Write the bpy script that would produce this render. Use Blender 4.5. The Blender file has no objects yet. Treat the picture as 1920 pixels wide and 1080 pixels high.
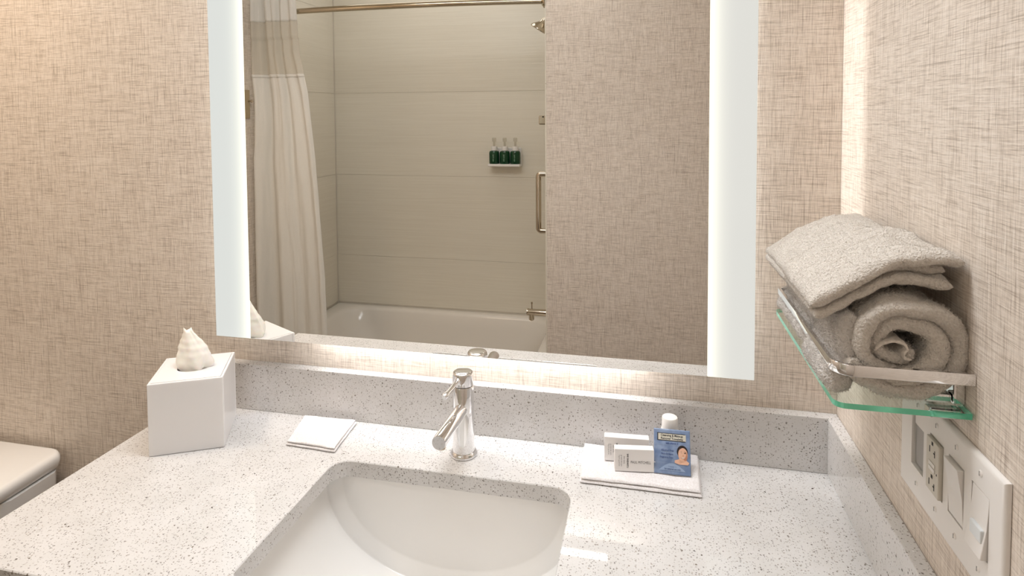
import bpy, bmesh, math, random
import numpy as np
from mathutils import Vector, Matrix, noise

S = bpy.context.scene
COL = S.collection
PI = math.pi
random.seed(7)
RNG = np.random.default_rng(11)

# ------------------------------------------------------------------ camera, light, exposure
# z = 0 is the counter top, x = 0 the right wall, y = 0 the mirror wall; floor at z = -0.86
FLOOR, CEIL = -0.86, 1.58
XL = -2.13            # left wall
YO = -1.45            # wall opposite the mirror
YB = -2.18            # back of the tub alcove
XP = -0.757           # plumbing wall of the alcove

cam = bpy.data.cameras.new('camera')
cam_ob = bpy.data.objects.new('camera', cam)
COL.objects.link(cam_ob)
yaw, pitch, roll, fpx, ppy = -0.2208, 0.0447, 0.0062, 1154.6, 265.4
cy_, sy_ = math.cos(yaw), math.sin(yaw)
fwd = Vector((sy_ * math.cos(pitch), cy_ * math.cos(pitch), -math.sin(pitch)))
right = Vector((cy_, -sy_, 0))
down = fwd.cross(right)
r_ = math.cos(roll) * right + math.sin(roll) * down
d_ = -math.sin(roll) * right + math.cos(roll) * down
rot = Matrix((r_, -d_, -fwd)).transposed()
cam_ob.matrix_world = Matrix.Translation((-0.3323, -1.1951, 0.6484)) @ rot.to_4x4()
cam.sensor_width = 36
cam.lens = fpx / 1920 * 36
cam.shift_y = (ppy - 540) / 1920
cam.clip_start = 0.02
S.camera = cam_ob

S.view_settings.view_transform = 'Standard'
S.view_settings.look = 'None'
S.view_settings.gamma = 1
S.view_settings.use_curve_mapping = False
S.view_settings.exposure = -0.21

world = bpy.data.worlds.new('world')
S.world = world
world.use_nodes = True
world.node_tree.nodes['Background'].inputs[0].default_value = (1, 0.96, 0.9, 1)
world.node_tree.nodes['Background'].inputs[1].default_value = 0.02


def area(name, loc, sx, sy, power, color, rot=(0, 0, 0), spread=PI):
    l = bpy.data.lights.new(name, 'AREA')
    l.shape = 'RECTANGLE'
    l.size, l.size_y, l.energy, l.color, l.spread = sx, sy, power, color, spread
    o = bpy.data.objects.new(name, l)
    o.location = loc
    o.rotation_euler = rot
    COL.objects.link(o)
    return o


area('ceiling_light_vanity', (-0.58, -0.24, CEIL - 0.04), 0.6, 0.30, 4.6, (0.95, 0.975, 1.0), (math.radians(-6), 0, 0), math.radians(100))
area('ceiling_light_room', (-1.05, -0.40, CEIL - 0.06), 1.3, 0.5, 14.8, (0.955, 0.972, 1.0), (math.radians(-34), 0, 0), math.radians(175))  # unseen fill light, added and tilted to brighten the opposite wall
area('ceiling_light_toilet', (-1.86, -0.42, CEIL - 0.02), 0.25, 0.25, 5.5, (1, 0.80, 0.60), (0, 0, 0), math.radians(120))
area('ceiling_light_tub', (-1.45, -1.78, CEIL - 0.02), 0.9, 0.45, 3.0, (0.975, 0.98, 0.97))


# ------------------------------------------------------------------ node helpers
class NT:
    def __init__(self, name):
        self.m = bpy.data.materials.new(name)
        self.m.use_nodes = True
        self.t = self.m.node_tree
        self.t.nodes.clear()
        self.out = self.t.nodes.new('ShaderNodeOutputMaterial')

    def n(self, typ, ins=None, **props):
        nd = self.t.nodes.new('ShaderNode' + typ)
        for k, v in props.items():
            setattr(nd, k, v)
        for k, v in (ins or {}).items():
            self.set(nd.inputs[k], v)
        return nd

    def set(self, sock, v):
        if isinstance(v, bpy.types.NodeSocket):
            self.t.links.new(v, sock)
        elif isinstance(v, bpy.types.Node):
            self.t.links.new(v.outputs[0], sock)
        else:
            sock.default_value = v

    def math(self, op, a, b=0.0, c=0.0, clamp=False):
        nd = self.n('Math', operation=op, use_clamp=clamp)
        for i, v in enumerate((a, b, c)):
            self.set(nd.inputs[i], v)
        return nd.outputs[0]

    def mix(self, f, a, b, blend='MIX'):
        nd = self.n('Mix', data_type='RGBA', blend_type=blend)
        self.set(nd.inputs[0], f)
        self.set(nd.inputs[6], a)
        self.set(nd.inputs[7], b)
        return nd.outputs[2]

    def ramp(self, f, lo, hi):
        nd = self.n('MapRange')
        self.set(nd.inputs[0], f)
        nd.inputs[1].default_value = lo
        nd.inputs[2].default_value = hi
        return nd.outputs[0]

    def pos(self):
        return self.n('TexCoord').outputs['Object']

    def vscale(self, v, s):
        nd = self.n('Mapping')
        self.set(nd.inputs[0], v)
        nd.inputs[3].default_value = s
        return nd.outputs[0]

    def noise(self, v, scale, detail=2.0, rough=0.5):
        nd = self.n('TexNoise')
        self.set(nd.inputs['Vector'], v)
        nd.inputs['Scale'].default_value = scale
        nd.inputs['Detail'].default_value = detail
        nd.inputs['Roughness'].default_value = rough
        return nd.outputs[0]

    def bump(self, h, strength=0.3, dist=0.001):
        return self.n('Bump', {'Height': h, 'Strength': strength, 'Distance': dist}).outputs[0]

    def pbr(self, color, rough=0.5, metal=0.0, **kw):
        nd = self.n('BsdfPrincipled')
        self.set(nd.inputs['Base Color'], color)
        self.set(nd.inputs['Roughness'], rough)
        self.set(nd.inputs['Metallic'], metal)
        for k, v in kw.items():
            self.set(nd.inputs[k.replace('_', ' ')], v)
        self.t.links.new(nd.outputs[0], self.out.inputs[0])
        return nd

    def surf(self, s):
        self.set(self.out.inputs[0], s)


def lin(r, g, b):
    f = lambda c: (c / 255 / 12.92) if c <= 10 else ((c / 255 + 0.055) / 1.055) ** 2.4
    return (f(r), f(g), f(b), 1)


def simple(name, color, rough=0.5, metal=0.0, **kw):
    m = NT(name)
    m.pbr(color, rough, metal, **kw)
    return m.m


def wallpaper(name, base, dark, light, axis):
    """woven linen-look wallpaper: crossing threads; axis 0 = wall along x, 1 = wall along y"""
    m = NT(name)
    p = m.pos()
    sep = m.n('SeparateXYZ', {0: p})
    u = sep.outputs[axis]
    v = sep.outputs[2]
    def threads(a, b, fa, fb, off, detail=3.0):
        cv = m.n('CombineXYZ', {0: m.math('MULTIPLY', a, fa), 1: m.math('MULTIPLY', b, fb), 2: off})
        return m.noise(cv.outputs[0], 1.0, detail, 0.6)
    vert = threads(u, v, 560, 18, 1.3, 2.0)
    hori = threads(v, u, 560, 18, 7.7, 2.0)
    vert2 = threads(u, v, 950, 60, 3.1, 1.0)
    hori2 = threads(v, u, 950, 60, 5.3, 1.0)
    long_h = threads(v, u, 480, 3.5, 9.1, 1.0)
    long_v = threads(u, v, 480, 3.5, 2.9, 1.0)
    dv = m.ramp(vert, 0.53, 0.70)
    dh = m.ramp(hori, 0.53, 0.70)
    lv = m.ramp(vert, 0.46, 0.32)
    lh = m.ramp(hori, 0.46, 0.32)
    fine = m.math('MULTIPLY', m.math('SUBTRACT', m.math('ADD', vert2, hori2), 0.84), 1.9, clamp=True)
    patch = m.ramp(m.noise(p, 22.0, 3.0), 0.2, 0.8)
    d = m.math('MULTIPLY', m.math('ADD', dv, dh), m.math('ADD', 0.30, m.math('MULTIPLY', patch, 0.40)), clamp=True)
    ln = m.math('MULTIPLY', m.math('MAXIMUM', m.ramp(long_h, 0.68, 0.78), m.ramp(long_v, 0.69, 0.79)), 0.55)
    c = m.mix(fine, base, m.mix(0.50, base, dark))
    c = m.mix(m.math('MULTIPLY', m.math('MAXIMUM', lv, lh), 0.55), c, light)
    c = m.mix(d, c, dark)
    c = m.mix(ln, c, dark)
    h = m.math('ADD', m.math('ADD', vert, hori), m.math('MULTIPLY', vert2, 0.4))
    m.pbr(c, 0.62, Normal=m.bump(h, 0.35, 0.0008))
    return m.m


def quartz():
    m = NT('quartz_white_flecked')
    p = m.pos()
    warp = m.n('TexNoise', {'Vector': p, 'Scale': 330.0, 'Detail': 1.0})
    pw = m.n('VectorMath', {0: p, 1: m.n('VectorMath', {0: warp.outputs[1], 3: 0.0035}, operation='SCALE').outputs[0]}, operation='ADD').outputs[0]
    def flecks(scale, thr, size, seedv):
        off = m.n('VectorMath', {0: pw, 1: seedv}, operation='ADD').outputs[0]
        vo = m.n('TexVoronoi', {'Vector': off, 'Scale': scale})
        rnd = m.n('SeparateColor', {0: vo.outputs['Color']})
        pick = m.math('GREATER_THAN', rnd.outputs[0], thr)
        near = m.ramp(vo.outputs['Distance'], size, size * 0.65)
        return m.math('MULTIPLY', pick, near), rnd.outputs[1]
    base = lin(217, 215, 214)
    cloud = m.noise(p, 14.0, 4.0)
    c = m.mix(m.ramp(cloud, 0.35, 0.7), base, lin(208, 206, 204))
    grain = m.noise(p, 520.0, 2.0)
    c = m.mix(m.math('MULTIPLY', m.ramp(grain, 0.52, 0.75), 0.45), c, lin(196, 190, 183))
    f1, r1 = flecks(300.0, 0.48, 0.38, (0, 0, 0))
    c = m.mix(m.math('MULTIPLY', f1, 0.88), c, m.mix(r1, lin(122, 118, 115), lin(192, 188, 184)))
    f2, r2 = flecks(230.0, 0.72, 0.34, (3.1, 1.7, 0.4))
    c = m.mix(m.math('MULTIPLY', f2, 0.85), c, m.mix(r2, lin(88, 82, 76), lin(170, 160, 150)))
    f3, r3 = flecks(110.0, 0.90, 0.20, (7.7, 2.2, 5.0))
    c = m.mix(f3, c, m.mix(r3, lin(70, 64, 58), lin(130, 120, 110)))
    f4, r4 = flecks(120.0, 0.965, 0.14, (1.2, 8.2, 2.9))
    c = m.mix(f4, c, (1, 1, 1, 1))
    rough = 0.025
    m.pbr(c, rough, IOR=1.5)
    return m.m


def terry(name, color, scale=900.0, bump=0.6):
    m = NT(name)
    p = m.pos()
    n1 = m.noise(p, scale, 2.0)
    n2 = m.noise(p, 60.0, 3.0)
    c = m.mix(m.ramp(n1, 0.3, 0.7), (color[0] * 0.82, color[1] * 0.80, color[2] * 0.78, 1), color)
    m.pbr(c, 0.95, Normal=m.bump(m.math('ADD', n1, m.math('MULTIPLY', n2, 0.5)), bump, 0.003), Sheen_Weight=0.25, Sheen_Roughness=0.5)
    return m.m


# ------------------------------------------------------------------ materials
M = {}
M['paper_x'] = wallpaper('wallpaper_linen_x', lin(231, 219, 206), lin(160, 144, 129), lin(243, 235, 226), 0)
M['paper_y'] = wallpaper('wallpaper_linen_y', lin(231, 219, 206), lin(160, 144, 129), lin(243, 235, 226), 1)
M['quartz'] = quartz()
M['white_ceramic'] = simple('white_ceramic', lin(236, 234, 231), 0.08, Coat_Weight=0.3)
M['tub_acrylic'] = simple('tub_acrylic', lin(228, 222, 214), 0.12)
M['chrome'] = simple('chrome', (0.86, 0.86, 0.87, 1), 0.05, 1.0)
M['nickel'] = simple('polished_nickel', (0.62, 0.55, 0.45, 1), 0.12, 1.0)
M['mirror'] = simple('mirror_silver', (0.92, 0.91, 0.885, 1), 0.0, 1.0)
M['white_plastic'] = simple('white_plastic', lin(238, 234, 230), 0.28)
M['white_plastic_cool'] = simple('white_plastic_cool', lin(226, 230, 232), 0.3)
M['grey_panel'] = simple('grey_panel', lin(168, 166, 164), 0.35)
M['almond_plastic'] = simple('almond_plastic', lin(214, 208, 196), 0.32)
M['slot_black'] = simple('slot_black', (0.01, 0.009, 0.008, 1), 0.6)
M['recess_dark'] = simple('recess_dark', lin(70, 66, 63), 0.7)  # dark tone standing in for shade in the plate gaps
M['ceiling_paint'] = simple('ceiling_paint', lin(235, 230, 220), 0.9)
M['floor_tile'] = simple('floor_tile', lin(150, 140, 128), 0.4)
M['joint'] = simple('panel_joint', lin(228, 221, 208), 0.6)
M['acrylic'] = simple('white_acrylic', lin(244, 242, 242), 0.22, Subsurface_Weight=0.25, Subsurface_Scale=0.02, Subsurface_Radius=(1, 1, 1))
M['tissue'] = simple('tissue_paper', lin(246, 242, 234), 0.9, Subsurface_Weight=0.2, Subsurface_Scale=0.01)
M['carton'] = simple('white_carton', lin(244, 241, 239), 0.55)
M['print_dark'] = simple('print_dark', lin(62, 56, 54), 0.6)
M['print_grey'] = simple('print_grey', lin(120, 114, 112), 0.6)
M['print_navy'] = simple('print_navy', lin(44, 66, 120), 0.5)
M['print_black'] = simple('print_black', lin(24, 24, 32), 0.5)
M['print_cream'] = simple('print_cream', lin(206, 202, 188), 0.5)
M['print_pale'] = simple('print_pale_blue', lin(152, 172, 202), 0.4)
M['foil_edge'] = simple('foil_edge', lin(235, 236, 238), 0.35)
M['skin'] = simple('print_skin', lin(232, 186, 160), 0.5)
M['skin_shadow'] = simple('print_skin_shadow', lin(196, 136, 110), 0.5)
M['hair'] = simple('print_hair', lin(40, 30, 30), 0.5)
M['print_white'] = simple('print_white', lin(246, 244, 240), 0.5)
M['green_bottle'] = simple('green_bottle', lin(10, 62, 34), 0.15)
M['label_green'] = simple('label_pale_green', lin(150, 185, 160), 0.5)
M['wood_white'] = simple('cabinet_laminate', lin(120, 96, 74), 0.5)
M['towel'] = terry('terry_white', lin(226, 219, 210), 420.0, 1.0)
M['towel_b'] = terry('terry_white_grey', lin(224, 219, 214), 420.0, 1.0)
M['dobby'] = terry('dobby_weave', lin(230, 222, 212), 300.0, 0.3)
M['cloth'] = terry('washcloth_white', lin(243, 240, 241), 420.0, 0.15)
M['rod_metal'] = simple('rod_nickel', (0.55, 0.48, 0.36, 1), 0.16, 1.0)


def foil():
    m = NT('blue_foil')
    p = m.pos()
    n1 = m.noise(p, 70.0, 2.0)
    c = m.mix(m.ramp(n1, 0.35, 0.7), lin(110, 131, 167), lin(142, 160, 190))
    m.pbr(c, 0.3, Normal=m.bump(n1, 0.4, 0.002))
    return m.m
M['foil'] = foil()


def surround():
    m = NT('surround_panel')
    p = m.pos()
    v = m.vscale(p, (3.0, 3.0, 150.0))
    n1 = m.noise(v, 1.0, 3.0, 0.6)
    c = m.mix(m.ramp(n1, 0.3, 0.7), lin(226, 219, 204), lin(232, 226, 212))
    m.pbr(c, 0.30, Normal=m.bump(n1, 0.25, 0.002))
    return m.m
M['surround'] = surround()


def curtain_mat(name, col, alpha):
    m = NT(name)
    p = m.pos()
    n1 = m.noise(m.vscale(p, (700.0, 700.0, 500.0)), 1.0, 1.0)
    d = m.n('BsdfDiffuse', {'Color': m.mix(m.ramp(n1, 0.3, 0.7), col, (col[0] * 0.93, col[1] * 0.93, col[2] * 0.92, 1))})
    tl = m.n('BsdfTranslucent', {'Color': col})
    mx = m.n('MixShader', {0: 0.15, 1: d.outputs[0], 2: tl.outputs[0]})
    if alpha < 1:
        tr = m.n('BsdfTransparent')
        mx = m.n('MixShader', {0: alpha, 1: tr.outputs[0], 2: mx.outputs[0]})
    m.surf(mx.outputs[0])
    return m.m
M['curtain'] = curtain_mat('curtain_white', lin(240, 238, 232), 1.0)
M['curtain_mesh'] = curtain_mat('curtain_mesh', lin(226, 220, 208), 0.62)


def emissive(name, col, s):
    m = NT(name)
    m.surf(m.n('Emission', {'Color': col, 'Strength': s}).outputs[0])
    return m.m
M['led'] = emissive('led_strip_light', (0.985, 0.985, 1.0, 1), 34.0)
M['led_side'] = emissive('led_side_light', (1, 0.98, 0.955, 1), 30.0)
M['lamp'] = emissive('lamp_diffuser_light', (1, 0.97, 0.92, 1), 14.0)


def frosted(name, x_in, x_out, col, col_in):
    """frosted glass lit from behind by the strip at its inner edge"""
    m = NT(name)
    x = m.n('SeparateXYZ', {0: m.pos()}).outputs[0]
    t = m.n('MapRange', {0: x, 1: x_in, 2: x_out}).outputs[0]
    k = m.math('POWER', m.math('SUBTRACT', 1.0, t), 5.0)
    c = m.mix(k, col, col_in)
    e = m.n('Emission', {'Color': c, 'Strength': m.math('ADD', 1.0, m.math('MULTIPLY', k, 0.7))})
    g = m.n('BsdfGlossy', {'Color': (0.8, 0.8, 0.8, 1), 'Roughness': 0.3})
    fr = m.n('Fresnel', {'IOR': 1.45})
    m.surf(m.n('MixShader', {0: fr.outputs[0], 1: e.outputs[0], 2: g.outputs[0]}).outputs[0])
    return m.m


def glass_clear(name, tint):
    m = NT(name)
    tr = m.n('BsdfTransparent', {'Color': tint})
    g = m.n('BsdfGlossy', {'Roughness': 0.02})
    fr = m.n('Fresnel', {'IOR': 1.5})
    fac = m.math('MULTIPLY', fr.outputs[0], m.math('SUBTRACT', 1.0, m.n('NewGeometry').outputs['Backfacing']))
    m.surf(m.n('MixShader', {0: fac, 1: tr.outputs[0], 2: g.outputs[0]}).outputs[0])
    return m.m
M['glass'] = glass_clear('shelf_glass', (0.93, 0.975, 0.955, 1))
M['glass_edge'] = simple('glass_edge_green', lin(96, 214, 176), 0.12, Transmission_Weight=0.35)
M['clear_plastic'] = glass_clear('clear_plastic', (0.86, 0.85, 0.82, 1))


# ------------------------------------------------------------------ object helpers
def empty(name, loc, label=None, cat=None, group=None):
    o = bpy.data.objects.new(name, None)
    o.location = loc
    COL.objects.link(o)
    if label:
        tag(o, label, cat, group)
    return o


def tag(o, label=None, cat=None, group=None, kind=None):
    if label: o['label'] = label
    if cat: o['category'] = cat
    if group: o['group'] = group
    if kind: o['kind'] = kind
    return o


def link(name, me, mats, parent=None, smooth=True, loc=None):
    """me is in world coordinates; the parent's location is taken off so parts keep their place"""
    if not isinstance(mats, (list, tuple)):
        mats = [mats]
    me.name = name
    for m_ in mats:
        me.materials.append(m_)
    if smooth:
        me.shade_smooth()
    o = bpy.data.objects.new(name, me)
    COL.objects.link(o)
    if parent is not None:
        o.parent = parent
        off = Vector(parent.location)
        q = parent.parent
        while q is not None:
            off = off + Vector(q.location)
            q = q.parent
        if off.length > 0:
            o.matrix_parent_inverse = Matrix.Identity(4)
            o.location = -off
    return o


def from_bm(name, bm, mats, parent=None, smooth=False):
    me = bpy.data.meshes.new(name)
    bmesh.ops.recalc_face_normals(bm, faces=bm.faces[:])
    bm.to_mesh(me)
    bm.free()
    return link(name, me, mats, parent, smooth)


def from_py(name, v, f, mats, parent=None, smooth=True):
    me = bpy.data.meshes.new(name)
    me.from_pydata([tuple(p) for p in v], [], f)
    me.update()
    bm = bmesh.new(); bm.from_mesh(me)
    bmesh.ops.recalc_face_normals(bm, faces=bm.faces[:])
    bm.to_mesh(me); bm.free()
    return link(name, me, mats, parent, smooth)


def bm_box(bm, a, b, bevel=0.0, seg=2, mat=0, M4=None):
    x0, y0, z0 = a; x1, y1, z1 = b
    vs = [bm.verts.new(p) for p in [(x0, y0, z0), (x1, y0, z0), (x1, y1, z0), (x0, y1, z0), (x0, y0, z1), (x1, y0, z1), (x1, y1, z1), (x0, y1, z1)]]
    fs = [bm.faces.new([vs[i] for i in q]) for q in [(0, 3, 2, 1), (4, 5, 6, 7), (0, 1, 5, 4), (1, 2, 6, 5), (2, 3, 7, 6), (3, 0, 4, 7)]]
    for f in fs: f.material_index = mat
    if M4 is not None:
        bmesh.ops.transform(bm, matrix=M4, verts=vs)
    if bevel > 0:
        es = set(e for f in fs for e in f.edges)
        bmesh.ops.bevel(bm, geom=list(es), offset=bevel, segments=seg, affect='EDGES', profile=0.5)
    return bm


def box(name, a, b, mat, parent=None, bevel=0.0, seg=2, M4=None):
    bm = bm_box(bmesh.new(), a, b, bevel, seg, 0, M4)
    return from_bm(name, bm, mat, parent, smooth=False)


def smooth_by_angle(o, deg=35):
    me = o.data
    me.shade_smooth()
    bm = bmesh.new(); bm.from_mesh(me)
    for e in bm.edges:
        if len(e.link_faces) == 2 and e.calc_face_angle(0) > math.radians(deg):
            e.smooth = False
    bm.to_mesh(me); bm.free()
    return o


def lathe(name, prof, origin, axis, mat, parent=None, n=32, deg=40):
    """prof: list of (radius, distance along axis) from origin"""
    ax = Vector(axis).normalized()
    u = ax.orthogonal().normalized(); w = ax.cross(u)
    o = Vector(origin)
    v, f, rings = [], [], []
    for (r, h) in prof:
        if r < 1e-6:
            rings.append([len(v)]); v.append(o + ax * h)
        else:
            rings.append(list(range(len(v), len(v) + n)))
            for i in range(n):
                a = 2 * PI * i / n
                v.append(o + ax * h + u * (r * math.cos(a)) + w * (r * math.sin(a)))
    for A, B in zip(rings, rings[1:]):
        for i in range(n):
            j = (i + 1) % n
            if len(A) == 1 and len(B) == 1: continue
            if len(A) == 1: f.append((A[0], B[i], B[j]))
            elif len(B) == 1: f.append((A[i], A[j], B[0]))
            else: f.append((A[i], A[j], B[j], B[i]))
    ob = from_py(name, v, f, mat, parent)
    return smooth_by_angle(ob, deg)


def tube(name, pts, rad, mat, parent=None, n=16, sec=None, up=(0, 0, 1), cap=True):
    """sweep a round (or given 2-D) section along a polyline"""
    pts = [Vector(p) for p in pts]
    if sec is None:
        sec = [(rad * math.cos(2 * PI * i / n), rad * math.sin(2 * PI * i / n)) for i in range(n)]
    k = len(sec)
    v, f = [], []
    for i, p in enumerate(pts):
        t = (pts[min(i + 1, len(pts) - 1)] - pts[max(i - 1, 0)]).normalized()
        u = Vector(up)
        s = t.cross(u)
        if s.length < 1e-4: s = t.orthogonal()
        s.normalize(); w = s.cross(t)
        for (a, b) in sec:
            v.append(p + s * a + w * b)
    for i in range(len(pts) - 1):
        for j in range(k):
            f.append((i * k + j, i * k + (j + 1) % k, (i + 1) * k + (j + 1) % k, (i + 1) * k + j))
    if cap:
        f.append(tuple(range(k)))
        f.append(tuple(reversed(range((len(pts) - 1) * k, len(pts) * k))))
    ob = from_py(name, v, f, mat, parent)
    return smooth_by_angle(ob, 40)


def fillet_path(pts, r, seg=8):
    pts = [Vector(p) for p in pts]
    out = [pts[0]]
    for i in range(1, len(pts) - 1):
        a = (pts[i - 1] - pts[i]).normalized(); b = (pts[i + 1] - pts[i]).normalized()
        ang = a.angle(b)
        d = r / math.tan(ang / 2)
        p0, p1 = pts[i] + a * d, pts[i] + b * d
        c = pts[i] + (a + b).normalized() * (r / math.sin(ang / 2))
        for k in range(seg + 1):
            t = k / seg
            q = (p0 - c).lerp(p1 - c, t)
            out.append(c + q.normalized() * r)
    out.append(pts[-1])
    return out


def rrect(x0, x1, y0, y1, r, seg=8):
    """rounded rectangle, counter-clockwise"""
    out = []
    rb, rf = r if isinstance(r, tuple) else (r, r)
    for (cx, cy, a0) in ((x1 - rb, y1 - rb, 0), (x0 + rb, y1 - rb, PI / 2), (x0 + rf, y0 + rf, PI), (x1 - rf, y0 + rf, 1.5 * PI)):
        r = rb if a0 < 3 else rf
        for k in range(seg + 1):
            a = a0 + k / seg * PI / 2
            out.append((cx + r * math.cos(a), cy + r * math.sin(a)))
    return out


def loft(name, loops, mat, parent=None, cap0=True, cap1=True, deg=40):
    k = len(loops[0]); v = [p for L in loops for p in L]; f = []
    for i in range(len(loops) - 1):
        for j in range(k):
            f.append((i * k + j, i * k + (j + 1) % k, (i + 1) * k + (j + 1) % k, (i + 1) * k + j))
    if cap0: f.append(tuple(reversed(range(k))))
    if cap1: f.append(tuple(range((len(loops) - 1) * k, len(loops) * k)))
    ob = from_py(name, v, f, mat, parent)
    return smooth_by_angle(ob, deg)


_fontcache = {}
def text(name, s, size, M4, mat, parent, bold=0.0, align='LEFT', sx=1.0):
    cu = bpy.data.curves.new('txt', 'FONT')
    cu.body = s; cu.size = size; cu.align_x = align; cu.align_y = 'CENTER'; cu.offset = bold
    cu.resolution_u = 2
    tmp = bpy.data.objects.new('txt', cu)
    COL.objects.link(tmp)
    bpy.context.view_layer.update()
    dg = bpy.context.evaluated_depsgraph_get()
    me = bpy.data.meshes.new_from_object(tmp.evaluated_get(dg))
    bpy.data.objects.remove(tmp)
    bpy.data.curves.remove(cu)
    me.transform(M4 @ Matrix.Diagonal((sx, 1, 1, 1)))
    return link(name, me, mat, parent, smooth=False)


def frame(o, x, y):
    """4x4 matrix with local x, y axes in the plane and z = x cross y"""
    x = Vector(x).normalized(); y = Vector(y).normalized(); z = x.cross(y).normalized()
    y = z.cross(x)
    m = Matrix((x, y, z)).transposed().to_4x4()
    m.translation = Vector(o)
    return m


def flat(name, polys, M4, mats, parent):
    """flat print: polys = [(list of 2-D points, material index, layer)] laid on the plane of M4"""
    v, f, idx = [], [], []
    for pts, mi, lay in polys:
        s = len(v)
        for (a, b) in pts:
            v.append(M4 @ Vector((a, b, lay * 0.00012)))
        f.append(tuple(range(s, s + len(pts)))); idx.append(mi)
    me = bpy.data.meshes.new(name)
    me.from_pydata([tuple(p) for p in v], [], f)
    for p, mi in zip(me.polygons, idx): p.material_index = mi
    return link(name, me, mats, parent, smooth=False)


def ell(cx, cy, rx, ry, n=24, a0=0, a1=2 * PI):
    full = abs(a1 - a0 - 2 * PI) < 1e-6
    k = n if full else n + 1
    return [(cx + rx * math.cos(a0 + (a1 - a0) * i / n), cy + ry * math.sin(a0 + (a1 - a0) * i / n)) for i in range(k)]


def nz(p, s):
    return noise.noise(Vector(p) * s)


def sweep_cloth(name, line, thick, y0, y1, mat, parent, ny=30, nr=5, taper=3, wob=0.0025, nap=0.0007, yfun=None, shift=None):
    """thick cloth: a stadium section (thickness x length along y) swept along a line in the x-z plane"""
    L = [Vector((p[0], 0, p[1])) for p in line]
    k = len(L)
    v, f = [], []
    ringn = None
    for i, p in enumerate(L):
        t = (L[min(i + 1, k - 1)] - L[max(i - 1, 0)]).normalized()
        nrm = Vector((-t.z, 0, t.x))
        th = thick[i] if isinstance(thick, (list, tuple)) else thick
        d0 = min(i, k - 1 - i)
        if d0 < taper:
            q = 1 - (d0 / taper)
            th *= max(0.12, math.sqrt(max(0.0, 1 - q * q)))
        h = th / 2
        a, b = (yfun(i / (k - 1)) if yfun else (y0, y1))
        ring = []
        for j in range(ny + 1):                       # outer side
            ring.append((h, a + h + (b - a - 2 * h) * j / ny))
        for j in range(1, nr):                        # far end
            an = PI / 2 - PI * j / nr
            ring.append((h * math.sin(an), b - h + h * math.cos(an)))
        for j in range(ny + 1):
            ring.append((-h, b - h - (b - a - 2 * h) * j / ny))
        for j in range(1, nr):
            an = -PI / 2 + PI * j / nr
            ring.append((h * math.sin(an), a + h - h * math.cos(an)))
        ringn = len(ring)
        for (hn, yy) in ring:
            q = p + nrm * hn
            P = Vector((q.x, yy, q.z))
            w = wob * nz((P.x + 3, P.y, P.z), 28) + wob * 0.6 * nz((P.x, P.y + 9, P.z), 70)
            g = nap * nz(P, 420) + nap * nz(P, 210)
            sgn = 1 if hn >= 0 else -1
            P = P + nrm * (w + sgn * g)
            P.y += wob * 0.8 * nz((P.x, 5, P.z), 40) + nap * nz((P.x, 2, P.z), 400)
            if shift: P = shift(P)
            v.append(P)
    for i in range(k - 1):
        for j in range(ringn):
            f.append((i * ringn + j, i * ringn + (j + 1) % ringn, (i + 1) * ringn + (j + 1) % ringn, (i + 1) * ringn + j))
    f.append(tuple(range(ringn))); f.append(tuple(reversed(range((k - 1) * ringn, k * ringn))))
    return from_py(name, v, f, mat, parent)


def pile(src, n, length, width, mat, parent):
    """short terry loops standing on a towel: thin blades scattered over its surface"""
    me = src.data
    nv = len(me.vertices)
    co = np.empty(nv * 3); me.vertices.foreach_get('co', co); co = co.reshape(-1, 3)
    me.calc_loop_triangles()
    tri = np.empty(len(me.loop_triangles) * 3, dtype=np.int32); me.loop_triangles.foreach_get('vertices', tri); tri = tri.reshape(-1, 3)
    A, B, C_ = co[tri[:, 0]], co[tri[:, 1]], co[tri[:, 2]]
    nr = np.cross(B - A, C_ - A); ar = np.linalg.norm(nr, axis=1)
    ok = ar > 1e-12
    tri, A, B, C_, nr, ar = tri[ok], A[ok], B[ok], C_[ok], nr[ok], ar[ok]
    pick = RNG.choice(len(ar), n, p=ar / ar.sum())
    u = RNG.random(n); w = RNG.random(n); sw = u + w > 1; u[sw] = 1 - u[sw]; w[sw] = 1 - w[sw]
    P = A[pick] + (B - A)[pick] * u[:, None] + (C_ - A)[pick] * w[:, None]
    N = nr[pick] / ar[pick][:, None]
    D = N + RNG.normal(0, 0.55, (n, 3)); D /= np.linalg.norm(D, axis=1)[:, None]
    T = np.cross(D, RNG.normal(0, 1, (n, 3))); T /= np.linalg.norm(T, axis=1)[:, None]
    Ls = length * (0.5 + RNG.random(n))[:, None]
    P = P - N * 0.0003
    V = np.empty((n, 3, 3)); V[:, 0] = P - T * width / 2; V[:, 1] = P + T * width / 2; V[:, 2] = P + D * Ls
    m2 = bpy.data.meshes.new('terry_pile')
    m2.vertices.add(n * 3); m2.vertices.foreach_set('co', V.reshape(-1))
    m2.loops.add(n * 3); m2.loops.foreach_set('vertex_index', np.arange(n * 3, dtype=np.int32))
    m2.polygons.add(n); m2.polygons.foreach_set('loop_start', np.arange(0, n * 3, 3, dtype=np.int32))
    m2.update(calc_edges=True)
    m2.materials.append(mat)
    o = bpy.data.objects.new('terry_pile', m2)
    COL.objects.link(o)
    o.parent = parent
    o.location = src.location
    o['kind'] = 'stuff'
    return o


# ------------------------------------------------------------------ room shell
T = 0.10
def structure(o, label):
    return tag(o, label, None, None, 'structure')

structure(box('floor', (XL - T, YB - T, FLOOR - T), (T, T, FLOOR), M['floor_tile']), 'bathroom floor under the vanity')
structure(box('ceiling', (XL - T, YB - T, CEIL), (T, T, CEIL + T), M['ceiling_paint']), 'plain painted ceiling')

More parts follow.
